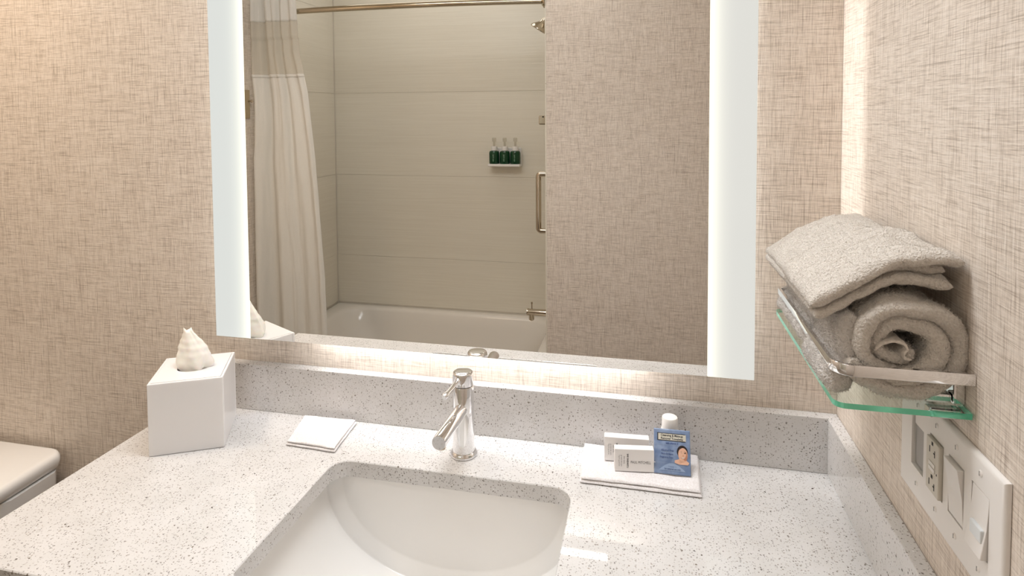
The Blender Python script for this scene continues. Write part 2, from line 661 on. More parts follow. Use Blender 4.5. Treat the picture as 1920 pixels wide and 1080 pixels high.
wm = structure(empty('wall_mirror_side', (0, 0, 0)), 'wall with linen-look wallpaper behind mirror, vanity and toilet')
box('plaster', (XL, 0.0012, FLOOR), (0, T, CEIL), M['joint'], wm)
xs = [XL, -1.7640, -1.0780, -0.392, 0.0]
for a, b in zip(xs, xs[1:]):
    box('wallpaper_strip', (a + 0.0003, 0, FLOOR), (b - 0.0003, 0.0011, CEIL), M['paper_x'], wm)

wr = structure(empty('wall_right', (0, 0, 0)), 'right wall with linen-look wallpaper carrying shelf and switches')
box('plaster', (0.0012, YB - T, FLOOR), (T, T, CEIL), M['joint'], wr)
ys = [-1.45, -0.79, 0.0]
for a, b in zip(ys, ys[1:]):
    box('wallpaper_strip', (0, a + 0.0003, FLOOR), (0.0011, b - 0.0003, CEIL), M['paper_y'], wr)

structure(box('wall_left', (XL - T, YO, FLOOR), (XL, T, CEIL), M['paper_y']), 'left wall beyond the toilet')
structure(box('wall_opposite', (XP, YB, FLOOR), (0, YO, CEIL), M['paper_x']), 'wallpapered wall facing the mirror, beside the tub')

# tub surround: wide white panels in rows with recessed joints
rows = [-0.452, -0.170, 0.302, 0.774, 1.246, CEIL]
def surround_wall(name, label, plate, fn):
    w = structure(empty(name, (0, 0, 0)), label)
    box('backer', plate[0], plate[1], M['joint'], w)
    for a, b in zip(rows, rows[1:]):
        p0, p1 = fn(a + 0.0006, b - 0.0006)
        box('panel', p0, p1, M['surround'], w, bevel=0.0006, seg=1)
surround_wall('wall_tub_back', 'long off-white panelled wall behind the tub', ((XL - T, YB - T, FLOOR), (XP + 0.05, YB, CEIL)),
              lambda a, b: ((XL + 0.006, YB + 0.0002, a), (XP - 0.0065, YB + 0.0025, b)))
surround_wall('wall_tub_end', 'off-white panelled wall at the far end of the tub', ((XL - T, YB, FLOOR), (XL, YO, CEIL)),
              lambda a, b: ((XL + 0.0002, YB + 0.0065, a), (XL + 0.0025, YO, b)))
wp = structure(empty('wall_plumbing', (0, 0, 0)), 'off-white panelled wall with shower fittings, seen edge-on')
for a, b in zip(rows, rows[1:]):
    box('panel', (XP - 0.006, YB + 0.0065, a + 0.001), (XP - 0.0002, YO - 0.001, b - 0.001), M['surround'], wp, bevel=0.0012, seg=1)

# ------------------------------------------------------------------ vanity
XC = -1.3555; YF = -0.521; TH = 0.030; HB = 0.102; TB = 0.0228; TS = 0.0207
van = empty('vanity_cabinet', (XC / 2, -0.26, FLOOR), 'vanity cabinet under the speckled quartz counter', 'cabinet')
box('body', (XC + 0.03, YF + 0.05, FLOOR + 0.09), (-0.002, -0.003, -TH - 0.21), M['wood_white'], van, 0.002)
box('toe_kick', (XC + 0.05, YF + 0.11, FLOOR), (-0.002, -0.003, FLOOR + 0.09), M['wood_white'], van)
box('side_panel', (XC + 0.012, YF + 0.03, FLOOR), (XC + 0.03, -0.003, -TH), M['wood_white'], van, 0.001)
box('side_panel', (-0.02, YF + 0.03, -TH - 0.21), (-0.002, -0.003, -TH), M['wood_white'], van, 0.001)
box('front_rail', (XC + 0.03, YF + 0.03, -TH - 0.21), (-0.02, YF + 0.05, -TH), M['wood_white'], van, 0.001)
for k in range(2):
    xa = XC + 0.035 + k * 0.655
    d = box('door', (xa, YF + 0.03, FLOOR + 0.10), (xa + 0.645, YF + 0.049, -TH - 0.215), M['wood_white'], van, 0.002)
    xh = xa + (0.60 if k == 0 else 0.045)
    tube('handle', fillet_path([(xh, YF + 0.03, -0.45), (xh, YF + 0.005, -0.45), (xh, YF + 0.005, -0.33), (xh, YF + 0.03, -0.33)], 0.008, 4), 0.005, M['nickel'], d, 10, up=(1, 0, 0))

# counter slab with the undermount cut-out
SX0, SX1, SYB, SYF, SR = -0.9075, -0.4605, -0.1615, -0.463, (0.035, 0.012)
def counter_slab():
    outer = [(XC, YF), (-0.0006, YF), (-0.0006, -0.0006), (XC, -0.0006)]
    hole = rrect(SX0, SX1, SYF, SYB, SR, 8)
    bm = bmesh.new()
    def ring(pts, z): return [bm.verts.new((x, y, z)) for x, y in pts]
    c = 0.0015
    hole_in = hole
    hole_out = rrect(SX0 - c, SX1 + c, SYF - c, SYB + c, (SR[0] + c, SR[1] + c), 8)
    o_top = [(XC + c, YF + c), (-0.0006, YF + c), (-0.0006, -0.0006), (XC + c, -0.0006)]
    ot, om, ob = ring(o_top, 0), ring(outer, -c), ring(outer, -TH)
    ht, hm, hb = ring(hole_out, 0), ring(hole_in, -c), ring(hole_in, -TH)
    def strip(a, b):
        n = len(a)
        for i in range(n): bm.faces.new((a[i], a[(i + 1) % n], b[(i + 1) % n], b[i]))
    strip(ot, om); strip(om, ob); strip(ht, hm); strip(hm, hb)
    for o_, h_ in ((ot, ht), (ob, hb)):
        n = len(h_); q = n // 4
        # rrect starts at the +x,+y corner and runs counter-clockwise: corners (x1,y1),(x0,y1),(x0,y0),(x1,y0)
        oc = [o_[2], o_[3], o_[0], o_[1]]
        for k in range(4):
            arc = h_[k * q:(k + 1) * q]
            for i in range(len(arc) - 1):
                bm.faces.new((oc[k], arc[i], arc[i + 1]))
            bm.faces.new((oc[k], arc[-1], h_[((k + 1) * q) % n], oc[(k + 1) % 4]))
    return bm
ct = empty('quartz_countertop', (XC / 2, -0.26, -TH), 'white speckled quartz vanity counter with rectangular sink cut-out', 'countertop')
from_bm('slab', counter_slab(), M['quartz'], ct)
box('backsplash', (XC, -TB, 0.0002), (-0.0006, -0.0006, HB), M['quartz'], ct, 0.0012)
box('side_splash', (-TS, YF, 0.0002), (-0.0006, -TB - 0.0002, HB), M['quartz'], ct, 0.0012)

# sink: trough with half-elliptical section and flat back wall
def sink():
    s = empty('undermount_sink', (-0.684, -0.32, -0.22), 'white ceramic undermount sink with curved trough basin', 'sink')
    cx, A, D, e = -0.687, 0.2385, 0.178, 0.030
    z0 = -TH - 0.0004
    n = 40
    def sect(a, d, y):
        return [(cx - a * math.cos(PI * i / n), y, z0 - d * (max(0.0, math.sin(PI * i / n)) ** 0.92)) for i in range(n + 1)]
    rowsv = []
    yb, yf = -0.1600, -0.467
    K = 8
    cham = [(1.0, 0.0), (0.93, 0.02), (0.85, 0.075), (0.55, 0.36), (0.28, 0.66), (0.075, 0.88), (0.02, 0.945), (0.0, 1.02)]
    for (ci, cd) in cham:
        rowsv.append(sect(A - e * ci, D - e * ci, yb - 0.012 * cd))
    for k in range(1, 12):
        rowsv.append(sect(A, D, yb - 0.0125 + (yf + 0.012 - yb + 0.0125) * k / 12))
    for k in range(K + 1):
        a = (1 - k / K) * PI / 2
        ins = 0.012 * (1 - math.sin(a))
        rowsv.append(sect(A - ins, D - ins, yf + 0.012 * (1 - math.cos(a))))
    v = [p for r in rowsv for p in r]; m = n + 1; f = []
    for i in range(len(rowsv) - 1):
        for j in range(n):
            f.append((i * m + j, i * m + j + 1, (i + 1) * m + j + 1, (i + 1) * m + j))
    f.append(tuple(range(m))); f.append(tuple(reversed(range((len(rowsv) - 1) * m, len(rowsv) * m))))
    # back wall leans a little: top edge lies under the counter
    b = from_py('basin', v, f, M['white_ceramic'], s)
    smooth_by_angle(b, 60)
    # rim flange glued under the counter
    outer = rrect(cx - A - 0.025, cx + A + 0.025, yf - 0.02, yb + 0.03, 0.05, 6)
    inner = rrect(cx - A - 0.001, cx + A + 0.001, yf - 0.001, yb + 0.001, 0.004, 6)
    loft('rim', [[(x, y, z0) for x, y in inner], [(x, y, z0) for x, y in outer], [(x, y, z0 - 0.012) for x, y in outer], [(x, y, z0 - 0.012) for x, y in inner]], M['white_ceramic'], s, False, False)
    lathe('drain', [(0, 0.003), (0.016, 0.003), (0.021, 0.001), (0.022, -0.004), (0, -0.004)], (cx, -0.33, z0 - D + 0.001), (0, 0, 1), M['chrome'], s)
    return s
sink()

# faucet
def faucet():
    x, y = -0.6775, -0.0945
    t = empty('faucet', (x, y, 0), 'chrome single-hole basin faucet with thin side lever behind the sink', 'faucet')
    lathe('base_flange', [(0, 0), (0.0255, 0), (0.0265, 0.002), (0.026, 0.005), (0.0225, 0.0085), (0, 0.0085)], (x, y, 0.0002), (0, 0, 1), M['chrome'], t, 40)
    lathe('body', [(0, 0.008), (0.0212, 0.008), (0.0212, 0.010), (0.0207, 0.060), (0.0200, 0.1335), (0.0194, 0.135), (0, 0.135)], (x, y, 0), (0, 0, 1), M['chrome'], t, 40)
    lathe('cap', [(0, 0.1358), (0.0190, 0.1358), (0.0205, 0.1368), (0.0204, 0.1565), (0.0198, 0.1595), (0.0182, 0.1612), (0.015, 0.162), (0, 0.1622)], (x, y, 0), (0, 0, 1), M['chrome'], t, 40)
    lathe('spout', [(0, 0), (0.0125, 0), (0.0125, 0.128), (0.0118, 0.131), (0, 0.131)], (x, y - 0.010, 0.092), (0.0, -1, 0.03), M['chrome'], t, 32)
    lathe('aerator', [(0.0, 0), (0.008, 0), (0.008, 0.004), (0, 0.004)], (x, y - 0.128, 0.0845), (0, 0, -1), M['nickel'], t, 20)
    ld = Vector((-0.30, -0.85, -0.32))
    lo = Vector((x - 0.004, y - 0.0185, 0.1495))
    lv = lathe('lever', [(0, 0), (0.0042, 0), (0.0042, 0.034), (0.0056, 0.036), (0.0058, 0.043), (0.0052, 0.045), (0, 0.045)], lo, ld, M['chrome'], t, 20)
    lathe('collar', [(0, 0), (0.0058, 0), (0.0058, 0.004), (0, 0.004)], lo, ld, M['chrome'], lv, 20)
faucet()

# ------------------------------------------------------------------ backlit mirror
MX0, MX1, MZ0, MZ1, MYF = -1.2547, -0.1487, 0.1690, 1.20, -0.045
BI0, BI1 = -1.1700, -0.2288
mir = empty('backlit_mirror', ((MX0 + MX1) / 2, 0, MZ0), 'large backlit wall mirror with frosted light bands at both sides', 'mirror')
box('mirror_glass', (BI0, MYF, MZ0), (BI1, MYF + 0.006, MZ1), M['mirror'], mir, 0.0006, 1)
b1 = box('frosted_band', (MX0, MYF, MZ0), (BI0 - 0.0002, MYF + 0.006, MZ1), frosted('frosted_left', BI0, MX0, lin(240, 243, 238), lin(255, 253, 232)), mir, 0.0006, 1)
b2 = box('frosted_band', (BI1 + 0.0002, MYF, MZ0), (MX1, MYF + 0.006, MZ1), frosted('frosted_right', BI1, MX1, lin(242, 241, 234), lin(255, 252, 232)), mir, 0.0006, 1)
ga = simple('glass_rim', lin(226, 240, 232), 0.2)
HX0, HX1, HZ0, HZ1 = -1.196, -0.208, 0.205, 1.16
box('housing', (HX0, MYF + 0.0065, HZ0), (HX1, -0.0005, HZ1), M['grey_panel'], mir, 0.001, 1)
box('led_strip', (HX0 - 0.006, -0.014, HZ0 + 0.02), (HX0 - 0.0005, -0.004, HZ1 - 0.02), M['led_side'], mir)
box('led_strip', (HX1 + 0.0005, -0.014, HZ0 + 0.02), (HX1 + 0.006, -0.004, HZ1 - 0.02), M['led_side'], mir)
box('led_strip', (HX0 + 0.17, -0.034, HZ0 - 0.006), (HX1 - 0.13, -0.024, HZ0 - 0.0005), M['led'], mir)

# linear wall lamp on the opposite wall (its bar of light shows in the polished counter)
wl = empty('linear_wall_lamp', (-0.62, YO, 1.208), 'slim white linear lamp on the wall facing the mirror', 'lamp')
box('housing', (-0.745, YO + 0.0005, 1.192), (-0.497, YO + 0.03, 1.224), M['white_plastic'], wl, 0.002)
box('diffuser', (-0.742, YO + 0.0305, 1.196), (-0.500, YO + 0.04, 1.220), M['lamp'], wl, 0.003)

# ------------------------------------------------------------------ tissue box
def tissue_box():
    cx, cy, hw, H = -1.2325, -0.1415, 0.0665, 0.140
    ang = math.radians(27.5)
    t = empty('tissue_box_cover', (cx, cy, 0), 'white square tissue box cover at the left end of the counter', 'tissue box')
    R4 = Matrix.Translation((cx, cy, 0.0005)) @ Matrix.Rotation(ang, 4, 'Z')
    th = 0.005
    w = hw
    box('side_panel', (-w, -w, 0), (w, -w + th, H - 0.0003), M['acrylic'], t, 0.0014, 2, R4)
    box('side_panel', (-w, w - th, 0), (w, w, H - 0.0003), M['acrylic'], t, 0.0014, 2, R4)
    box('side_panel', (-w, -w + th + 0.0003, 0), (-w + th, w - th - 0.0003, H - 0.0003), M['acrylic'], t, 0.0014, 2, R4)
    box('side_panel', (w - th, -w + th + 0.0003, 0), (w, w - th - 0.0003, H - 0.0003), M['acrylic'], t, 0.0014, 2, R4)
    # top plate with an oval opening
    bm = bmesh.new()
    w2 = w - th - 0.0004
    n = 32
    def hole(z): return [bm.verts.new((0.030 * math.cos(2 * PI * i / n + PI / 4), 0.022 * math.sin(2 * PI * i / n + PI / 4), z)) for i in range(n)]
    def sq(z): return [bm.verts.new(p + (z,)) for p in ((w2, w2), (-w2, w2), (-w2, -w2), (w2, -w2))]
    a, b = sq(H), hole(H); c, d = sq(H - th), hole(H - th)
    for o_, h_ in ((a, b), (c, d)):
        q = n // 4
        for k in range(4):
            for i in range(q): bm.faces.new((o_[k], h_[(k * q + i - q // 2) % n], h_[(k * q + i + 1 - q // 2) % n]))
            bm.faces.new((o_[k], h_[((k + 1) * q - q // 2) % n], o_[(k + 1) % 4]))
    for x_, y_ in ((a, c), (b, d)):
        k = len(x_)
        for i in range(k): bm.faces.new((x_[i], x_[(i + 1) % k], y_[(i + 1) % k], y_[i]))
    bmesh.ops.transform(bm, matrix=R4, verts=bm.verts[:])
    from_bm('top_panel', bm, M['acrylic'], t)
    box('carton', (-w + th + 0.002, -w + th + 0.002, 0.001), (w - th - 0.002, w - th - 0.002, H - th - 0.004), M['carton'], t, 0, 1, R4)
    # crumpled tissue pulled through the opening
    v, f = [], []
    n, k = 64, 26
    prof = [(0.00, 0.018), (0.04, 0.026), (0.12, 0.0315), (0.25, 0.0345), (0.40, 0.0335), (0.55, 0.0275), (0.70, 0.0200), (0.84, 0.0140), (0.94, 0.0100), (1.0, 0.0075)]
    def rad(s):
        for (s0, r0), (s1, r1) in zip(prof, prof[1:]):
            if s <= s1:
                u = (s - s0) / (s1 - s0); u = u * u * (3 - 2 * u)
                return r0 + (r1 - r0) * u
        return prof[-1][1]
    ux = Vector((math.cos(math.radians(12)), math.sin(math.radians(12)), 0)); uy = Vector((-ux.y, ux.x, 0))
    for i in range(k + 1):
        s = i / k
        for j in range(n):
            a = 2 * PI * j / n
            pl = 1 + 0.07 * math.sin(4 * a + 2.5 * s) + 0.13 * (abs(((a * 3 / PI + 0.9 * s + 0.3) % 2) - 1) - 0.5) + 0.06 * (abs(((a * 5 / PI - 1.7 * s) % 2) - 1) - 0.5) + 0.16 * nz((math.cos(a) * 1.3, math.sin(a) * 1.3, s * 2.2), 1.6)
            r = rad(s) * pl
            z = H - 0.009 + 0.086 * s
            if s > 0.97: z += 0.004 * math.sin(2 * a + 1)
            c = Vector((cx, cy, z)) + ux * (-0.013 * s ** 1.5 + 0.004 * math.sin(3 * s)) + uy * 0.004
            v.append(c + ux * (r * math.cos(a)) + uy * (r * 0.62 * math.sin(a)))
    for i in range(k):
        for j in range(n):
            f.append((i * n + j, i * n + (j + 1) % n, (i + 1) * n + (j + 1) % n, (i + 1) * n + j))
    f.append(tuple(range(k * n, (k + 1) * n)))
    ts = empty('tissue', (cx, cy, H), 'white tissue pulled up through the tissue box opening', 'tissue')
    from_py('tissue_sheet', v, f, M['tissue'], ts)
tissue_box()


# ------------------------------------------------------------------ folded washcloths on the counter
def folded_cloth(name, quad, h, label, layers):
    """quad = near-left, near-right, far-right, far-left corners on the counter"""
    t = empty(name, (sum(p[0] for p in quad) / 4, sum(p[1] for p in quad) / 4, 0), label, 'washcloth')
    q = [Vector((p[0], p[1], 0)) for p in quad]
    nu, nv = 44, 30
    lh = h / layers
    for L in range(layers):
        ins = 0.0022 * ((L * 7) % 3)
        cen = (q[0] + q[1] + q[2] + q[3]) / 4
        v, f = [], []
        def P(u, w, z):
            p = (q[0] * (1 - u) + q[1] * u) * (1 - w) + (q[3] * (1 - u) + q[2] * u) * w
            d = (cen - p); d = d.normalized() * ins if d.length > 0 else d
            p = p + d
            p.z = z
            return p
        zb, zt = L * lh + 0.0004, (L + 1) * lh
        us = [0.5 - 0.5 * math.cos(PI * i / nu) for i in range(nu + 1)]
        ws = [0.5 - 0.5 * math.cos(PI * i / nv) for i in range(nv + 1)]
        top, bot = [], []
        for w in ws:
            for u in us:
                e = min(u, 1 - u, w, 1 - w)
                rr = min(1.0, e / 0.035)
                k = math.sqrt(max(0, 1 - (1 - rr) ** 2))
                zm = (zb + zt) / 2; hh = (zt - zb) / 2
                p = P(u, w, 0)
                puff = 0.0016 * (L + 1) / layers * nz((p.x * 1.0, p.y, L * 3.0), 30) + 0.0004 * nz((p.x, p.y, L), 300)
                sag = -0.0012 * (1 - rr)
                top.append(Vector((p.x + 0.0012 * nz((p.x, p.y, 1 + L), 40), p.y + 0.0012 * nz((p.x, p.y, 4 + L), 40), max(zm + hh * k + puff * k + sag * 0, zm))))
                bot.append(Vector((top[-1].x, top[-1].y, zm - hh * k)))
        v = top + bot
        n1 = nu + 1; off = len(top)
        for j in range(nv):
            for i in range(nu):
                a = j * n1 + i
                f.append((a, a + 1, a + n1 + 1, a + n1)); f.append((off + a, off + a + n1, off + a + n1 + 1, off + a + 1))
        bd = [i for i in range(n1)] + [j * n1 + nu for j in range(1, nv + 1)] + [nv * n1 + i for i in range(nu - 1, -1, -1)] + [j * n1 for j in range(nv - 1, 0, -1)]
        for a, b in zip(bd, bd[1:] + bd[:1]):
            f.append((a, off + a, off + b, b))
        from_py('cloth_layer', v, f, M['cloth'], t)
    return t
folded_cloth('washcloth', [(-1.0285, -0.1405), (-0.9205, -0.1450), (-0.9310, -0.0330), (-1.0500, -0.0365)], 0.011,
             'small folded white washcloth between tissue box and faucet', 2)
folded_cloth('washcloth', [(-0.4510, -0.1430), (-0.2450, -0.1430), (-0.2420, -0.0260), (-0.4560, -0.0290)], 0.013,
             'folded white washcloth under the soap boxes and blue sachet', 2)

# ------------------------------------------------------------------ toiletries
ZC = 0.0148
def soap_box(fl, fr, h, depth, label, lines):
    fl, fr = Vector((fl[0], fl[1], ZC)), Vector((fr[0], fr[1], ZC))
    t = empty('soap_box', ((fl.x + fr.x) / 2, (fl.y + fr.y) / 2 + depth / 2, ZC), label, 'soap box')
    L = (fr - fl).length
    F = frame(fl, fr - fl, (0, 0, 1))          # local x along the face, y up, z toward viewer
    box('carton', (0, 0, -depth), (L, h, 0), M['carton'], t, 0.0006, 2, F)
    box('end_flap', (-0.0004, 0.002, -depth + 0.001), (-0.0001, h - 0.002, -0.001), M['carton'], t, 0, 1, F)
    G = F @ Matrix.Translation((0, 0, 0.0002))
    text('lettering', 'PAUL MITCHELL', 0.0068, G @ Matrix.Translation((0.0275, h * 0.42, 0)), M['print_dark'], t, 0.0, 'LEFT', 0.72)
    V = lambda px, py: G @ Matrix.Translation((px, py, 0)) @ Matrix.Rotation(PI / 2, 4, 'Z')
    text('lettering', 'CLEANSING BAR', 0.0042, V(0.0225, h * 0.48), M['print_black'], t, 0.0001, 'CENTER', 0.82)
    text('lettering', 'body soap', 0.0034, V(0.0160, h * 0.52), M['print_grey'], t, 0.0, 'CENTER', 0.95)
    text('lettering', 'with tea tree oil', 0.0034, V(0.0112, h * 0.48), M['print_grey'], t, 0.0, 'CENTER', 0.95)
    text('lettering', 'net wt 0.9 oz 25 g', 0.0032, V(0.0074, h * 0.48), M['print_grey'], t, 0.0, 'CENTER', 0.85)
soap_box((-0.3910, -0.1165), (-0.3236, -0.1070), 0.0400, 0.0150, 'white lettered soap box standing in front, partly behind the blue sachet', 0)
soap_box((-0.4115, -0.0862), (-0.3320, -0.0812), 0.0440, 0.0160, 'white soap box standing at the back, half hidden by the front one', 0)

def sachet():
    bl, br = Vector((-0.3232, -0.1085, ZC + 0.0004)), Vector((-0.2612, -0.1075, ZC + 0.0004))
    up = Vector((-0.0022, 0.0335, 0.0635))
    t = empty('towelette_sachet', ((bl.x + br.x) / 2, bl.y, ZC), 'blue makeup remover towelette sachet leaning on the small bottle', 'sachet')
    F = frame(bl, br - bl, up)
    W, H = 0.0628, 0.0722
    # pillow-shaped pouch: bulging middle, flat crimped seals
    nu, nv = 28, 32
    front, back = [], []
    for j in range(nv + 1):
        for i in range(nu + 1):
            u, w = i / nu, j / nv
            e = min(u, 1 - u) * W; g = min(w, 1 - w) * H
            b = max(0, min(1, (e - 0.004) / 0.018)); c = max(0, min(1, (g - 0.006) / 0.020))
            b = b * b * (3 - 2 * b); c = c * c * (3 - 2 * c)
            z = 0.0030 * b * c + 0.0006 * b * nz((u * 3, w * 3, 1), 2.0)
            front.append(F @ Vector((u * W, w * H, z + 0.0004))); back.append(F @ Vector((u * W, w * H, -z * 0.5 - 0.0004)))
    v = front + back; off = len(front); n1 = nu + 1; f = []
    for j in range(nv):
        for i in range(nu):
            a = j * n1 + i
            f.append((a, a + 1, a + n1 + 1, a + n1)); f.append((off + a, off + a + n1, off + a + n1 + 1, off + a + 1))
    bd = [i for i in range(n1)] + [j * n1 + nu for j in range(1, nv + 1)] + [nv * n1 + i for i in range(nu - 1, -1, -1)] + [j * n1 for j in range(nv - 1, 0, -1)]
    for a, b in zip(bd, bd[1:] + bd[:1]): f.append((a, off + a, off + b, b))
    from_py('pouch', v, f, M['foil'], t)
    # print lies just over the bulge
    def zat(x, y):
        e = min(x, W - x); g = min(y, H - y)
        b = max(0, min(1, (e - 0.004) / 0.018)); c = max(0, min(1, (g - 0.006) / 0.020))
        b = b * b * (3 - 2 * b); c = c * c * (3 - 2 * c)
        return 0.0030 * b * c + 0.0006 * b * nz((x / W * 3, y / H * 3, 1), 2.0) + 0.0008
    def drape(o, lift=0.0):
        inv = F.inverted(); off_ = Vector(o.location)
        for vv in o.data.vertices:
            p = inv @ (vv.co)
            p.z = zat(p.x, p.y) + lift + p.z
            vv.co = F @ p
    def rect(x0, y0, x1, y1, n=24, m=6):
        X = lambda i: x0 + (x1 - x0) * i / n
        Y = lambda j: y0 + (y1 - y0) * j / m
        return [[(X(i), Y(j)), (X(i + 1), Y(j)), (X(i + 1), Y(j + 1)), (X(i), Y(j + 1))] for i in range(n) for j in range(m)]
    P = [(r, 0, 0) for r in rect(0.0060, 0.0530, 0.0545, 0.0655)] + [(r, 1, 2) for r in rect(0.0075, 0.0542, 0.0555, 0.0645)]
    drape(flat('title_plate', P, F, [M['print_black'], M['print_cream']], t))
    drape(flat('print_line', [(r, 0, 0) for r in rect(0.001, 0.0462, W - 0.001, 0.0466)], F, [M['print_pale']], t))
    drape(flat('print_line', [(r, 0, 0) for r in rect(0.001, 0.0175, 0.040, 0.0178)], F, [M['print_pale']], t))
    drape(flat('print_arc', [([(0.008 + 0.046 * i / 16, 0.006 + 0.012 * math.sin(PI * i / 16)), (0.008 + 0.046 * (i + 1) / 16, 0.006 + 0.012 * math.sin(PI * (i + 1) / 16)), (0.008 + 0.046 * (i + 1) / 16, 0.006), (0.008 + 0.046 * i / 16, 0.006)], 0, 0) for i in range(16)], F, [M['print_pale']], t))
    def tx(s, size, x, y, mat, bold=0.0, sx=0.9, align='CENTER'):
        o = text('lettering', s, size, F @ Matrix.Translation((x, y, 0)), mat, t, bold, align, sx)
        drape(o, 0.0005)
    tx('Cleansing & Makeup', 0.0052, 0.0312, 0.0618, M['print_black'], 0.00010)
    tx('Remover Towelette', 0.0052, 0.0312, 0.0567, M['print_black'], 0.00010)
    tx('with vitamin E', 0.0042, 0.0312, 0.0495, M['print_navy'], 0.00008)
    tx('Alcohol Free', 0.0046, 0.0235, 0.0378, M['print_navy'], 0.00005)
    tx('Non-Irritant', 0.0046, 0.0225, 0.0322, M['print_navy'], 0.00005)
    tx('Fragrance Free', 0.0042, 0.0215, 0.0268, M['print_navy'], 0.00005)
    tx('1 towelette', 0.0032, 0.0315, 0.0122, M['print_navy'])
    tx('for external use only', 0.0036, 0.0315, 0.0086, M['print_navy'], 0.00005)
    # printed portrait: smiling woman with dark hair drawn back
    cx, cy = 0.0490, 0.0335
    face = [([(cx + 0.0105 * math.cos(a) * 0.9, cy + 0.0035 + 0.0105 * math.sin(a)) for a in [2 * PI * i / 24 for i in range(24)]], 2, 0),
            ([(cx - 0.0135, cy - 0.0145), (cx - 0.006, cy - 0.0165), (cx + 0.009, cy - 0.0165), (cx + 0.0115, cy - 0.013), (cx + 0.006, cy - 0.009), (cx + 0.005, cy - 0.002), (cx - 0.005, cy - 0.002), (cx - 0.006, cy - 0.008), (cx - 0.0135, cy - 0.0105)], 0, 1),
            (ell(cx + 0.001, cy - 0.0010, 0.0078, 0.0112), 0, 2),
            (ell(cx + 0.0045, cy - 0.0025, 0.0038, 0.0075), 1, 3),
            (ell(cx - 0.0018, cy - 0.0005, 0.0056, 0.0095), 0, 4),
            (ell(cx - 0.0028, cy + 0.0018, 0.0018, 0.0007, 12), 2, 5), (ell(cx + 0.0044, cy + 0.0018, 0.0018, 0.0007, 12), 2, 5),
            ([(cx - 0.005, cy + 0.0034), (cx - 0.001, cy + 0.0038), (cx - 0.001, cy + 0.0043), (cx - 0.005, cy + 0.0041)], 2, 5),
            ([(cx + 0.0026, cy + 0.0038), (cx + 0.0066, cy + 0.0034), (cx + 0.0066, cy + 0.0041), (cx + 0.0026, cy + 0.0043)], 2, 5),
            (ell(cx + 0.001, cy - 0.0022, 0.0011, 0.0008, 12), 1, 5),
            (ell(cx + 0.0008, cy - 0.0052, 0.0036, 0.0022, 16, PI, 2 * PI), 1, 5), (ell(cx + 0.0008, cy - 0.0053, 0.0029, 0.0012, 16, PI, 2 * PI), 3, 6)]
    drape(flat('printed_portrait', face, F, [M['skin'], M['skin_shadow'], M['hair'], M['print_white']], t), 0.0001)
    # light tear notch and left seal edge
    box('seal_edge', (-0.0012, 0.001, -0.0002), (-0.0001, 0.0175, 0.0003), M['foil_edge'], t, 0, 1, F)
    box('seal_edge', (-0.0012, 0.0165, 0.0006), (0.0024, 0.0178, 0.0010), M['foil_edge'], t, 0, 1, F)
sachet()

def small_bottle():
    x, y = -0.2950, -0.0500
    t = empty('lotion_bottle', (x, y, ZC), 'small white bottle with round cap standing behind the blue sachet', 'bottle')
    lathe('body', [(0, 0), (0.016, 0), (0.0172, 0.0015), (0.0172, 0.045), (0.0165, 0.050), (0.0150, 0.0555), (0, 0.0555)], (x, y, ZC), (0, 0, 1), M['white_plastic'], t)
    lathe('cap', [(0, 0.056), (0.0142, 0.056), (0.0142, 0.0735), (0.0132, 0.0755), (0, 0.0765)], (x, y, ZC), (0, 0, 1), M['white_plastic'], t)
small_bottle()

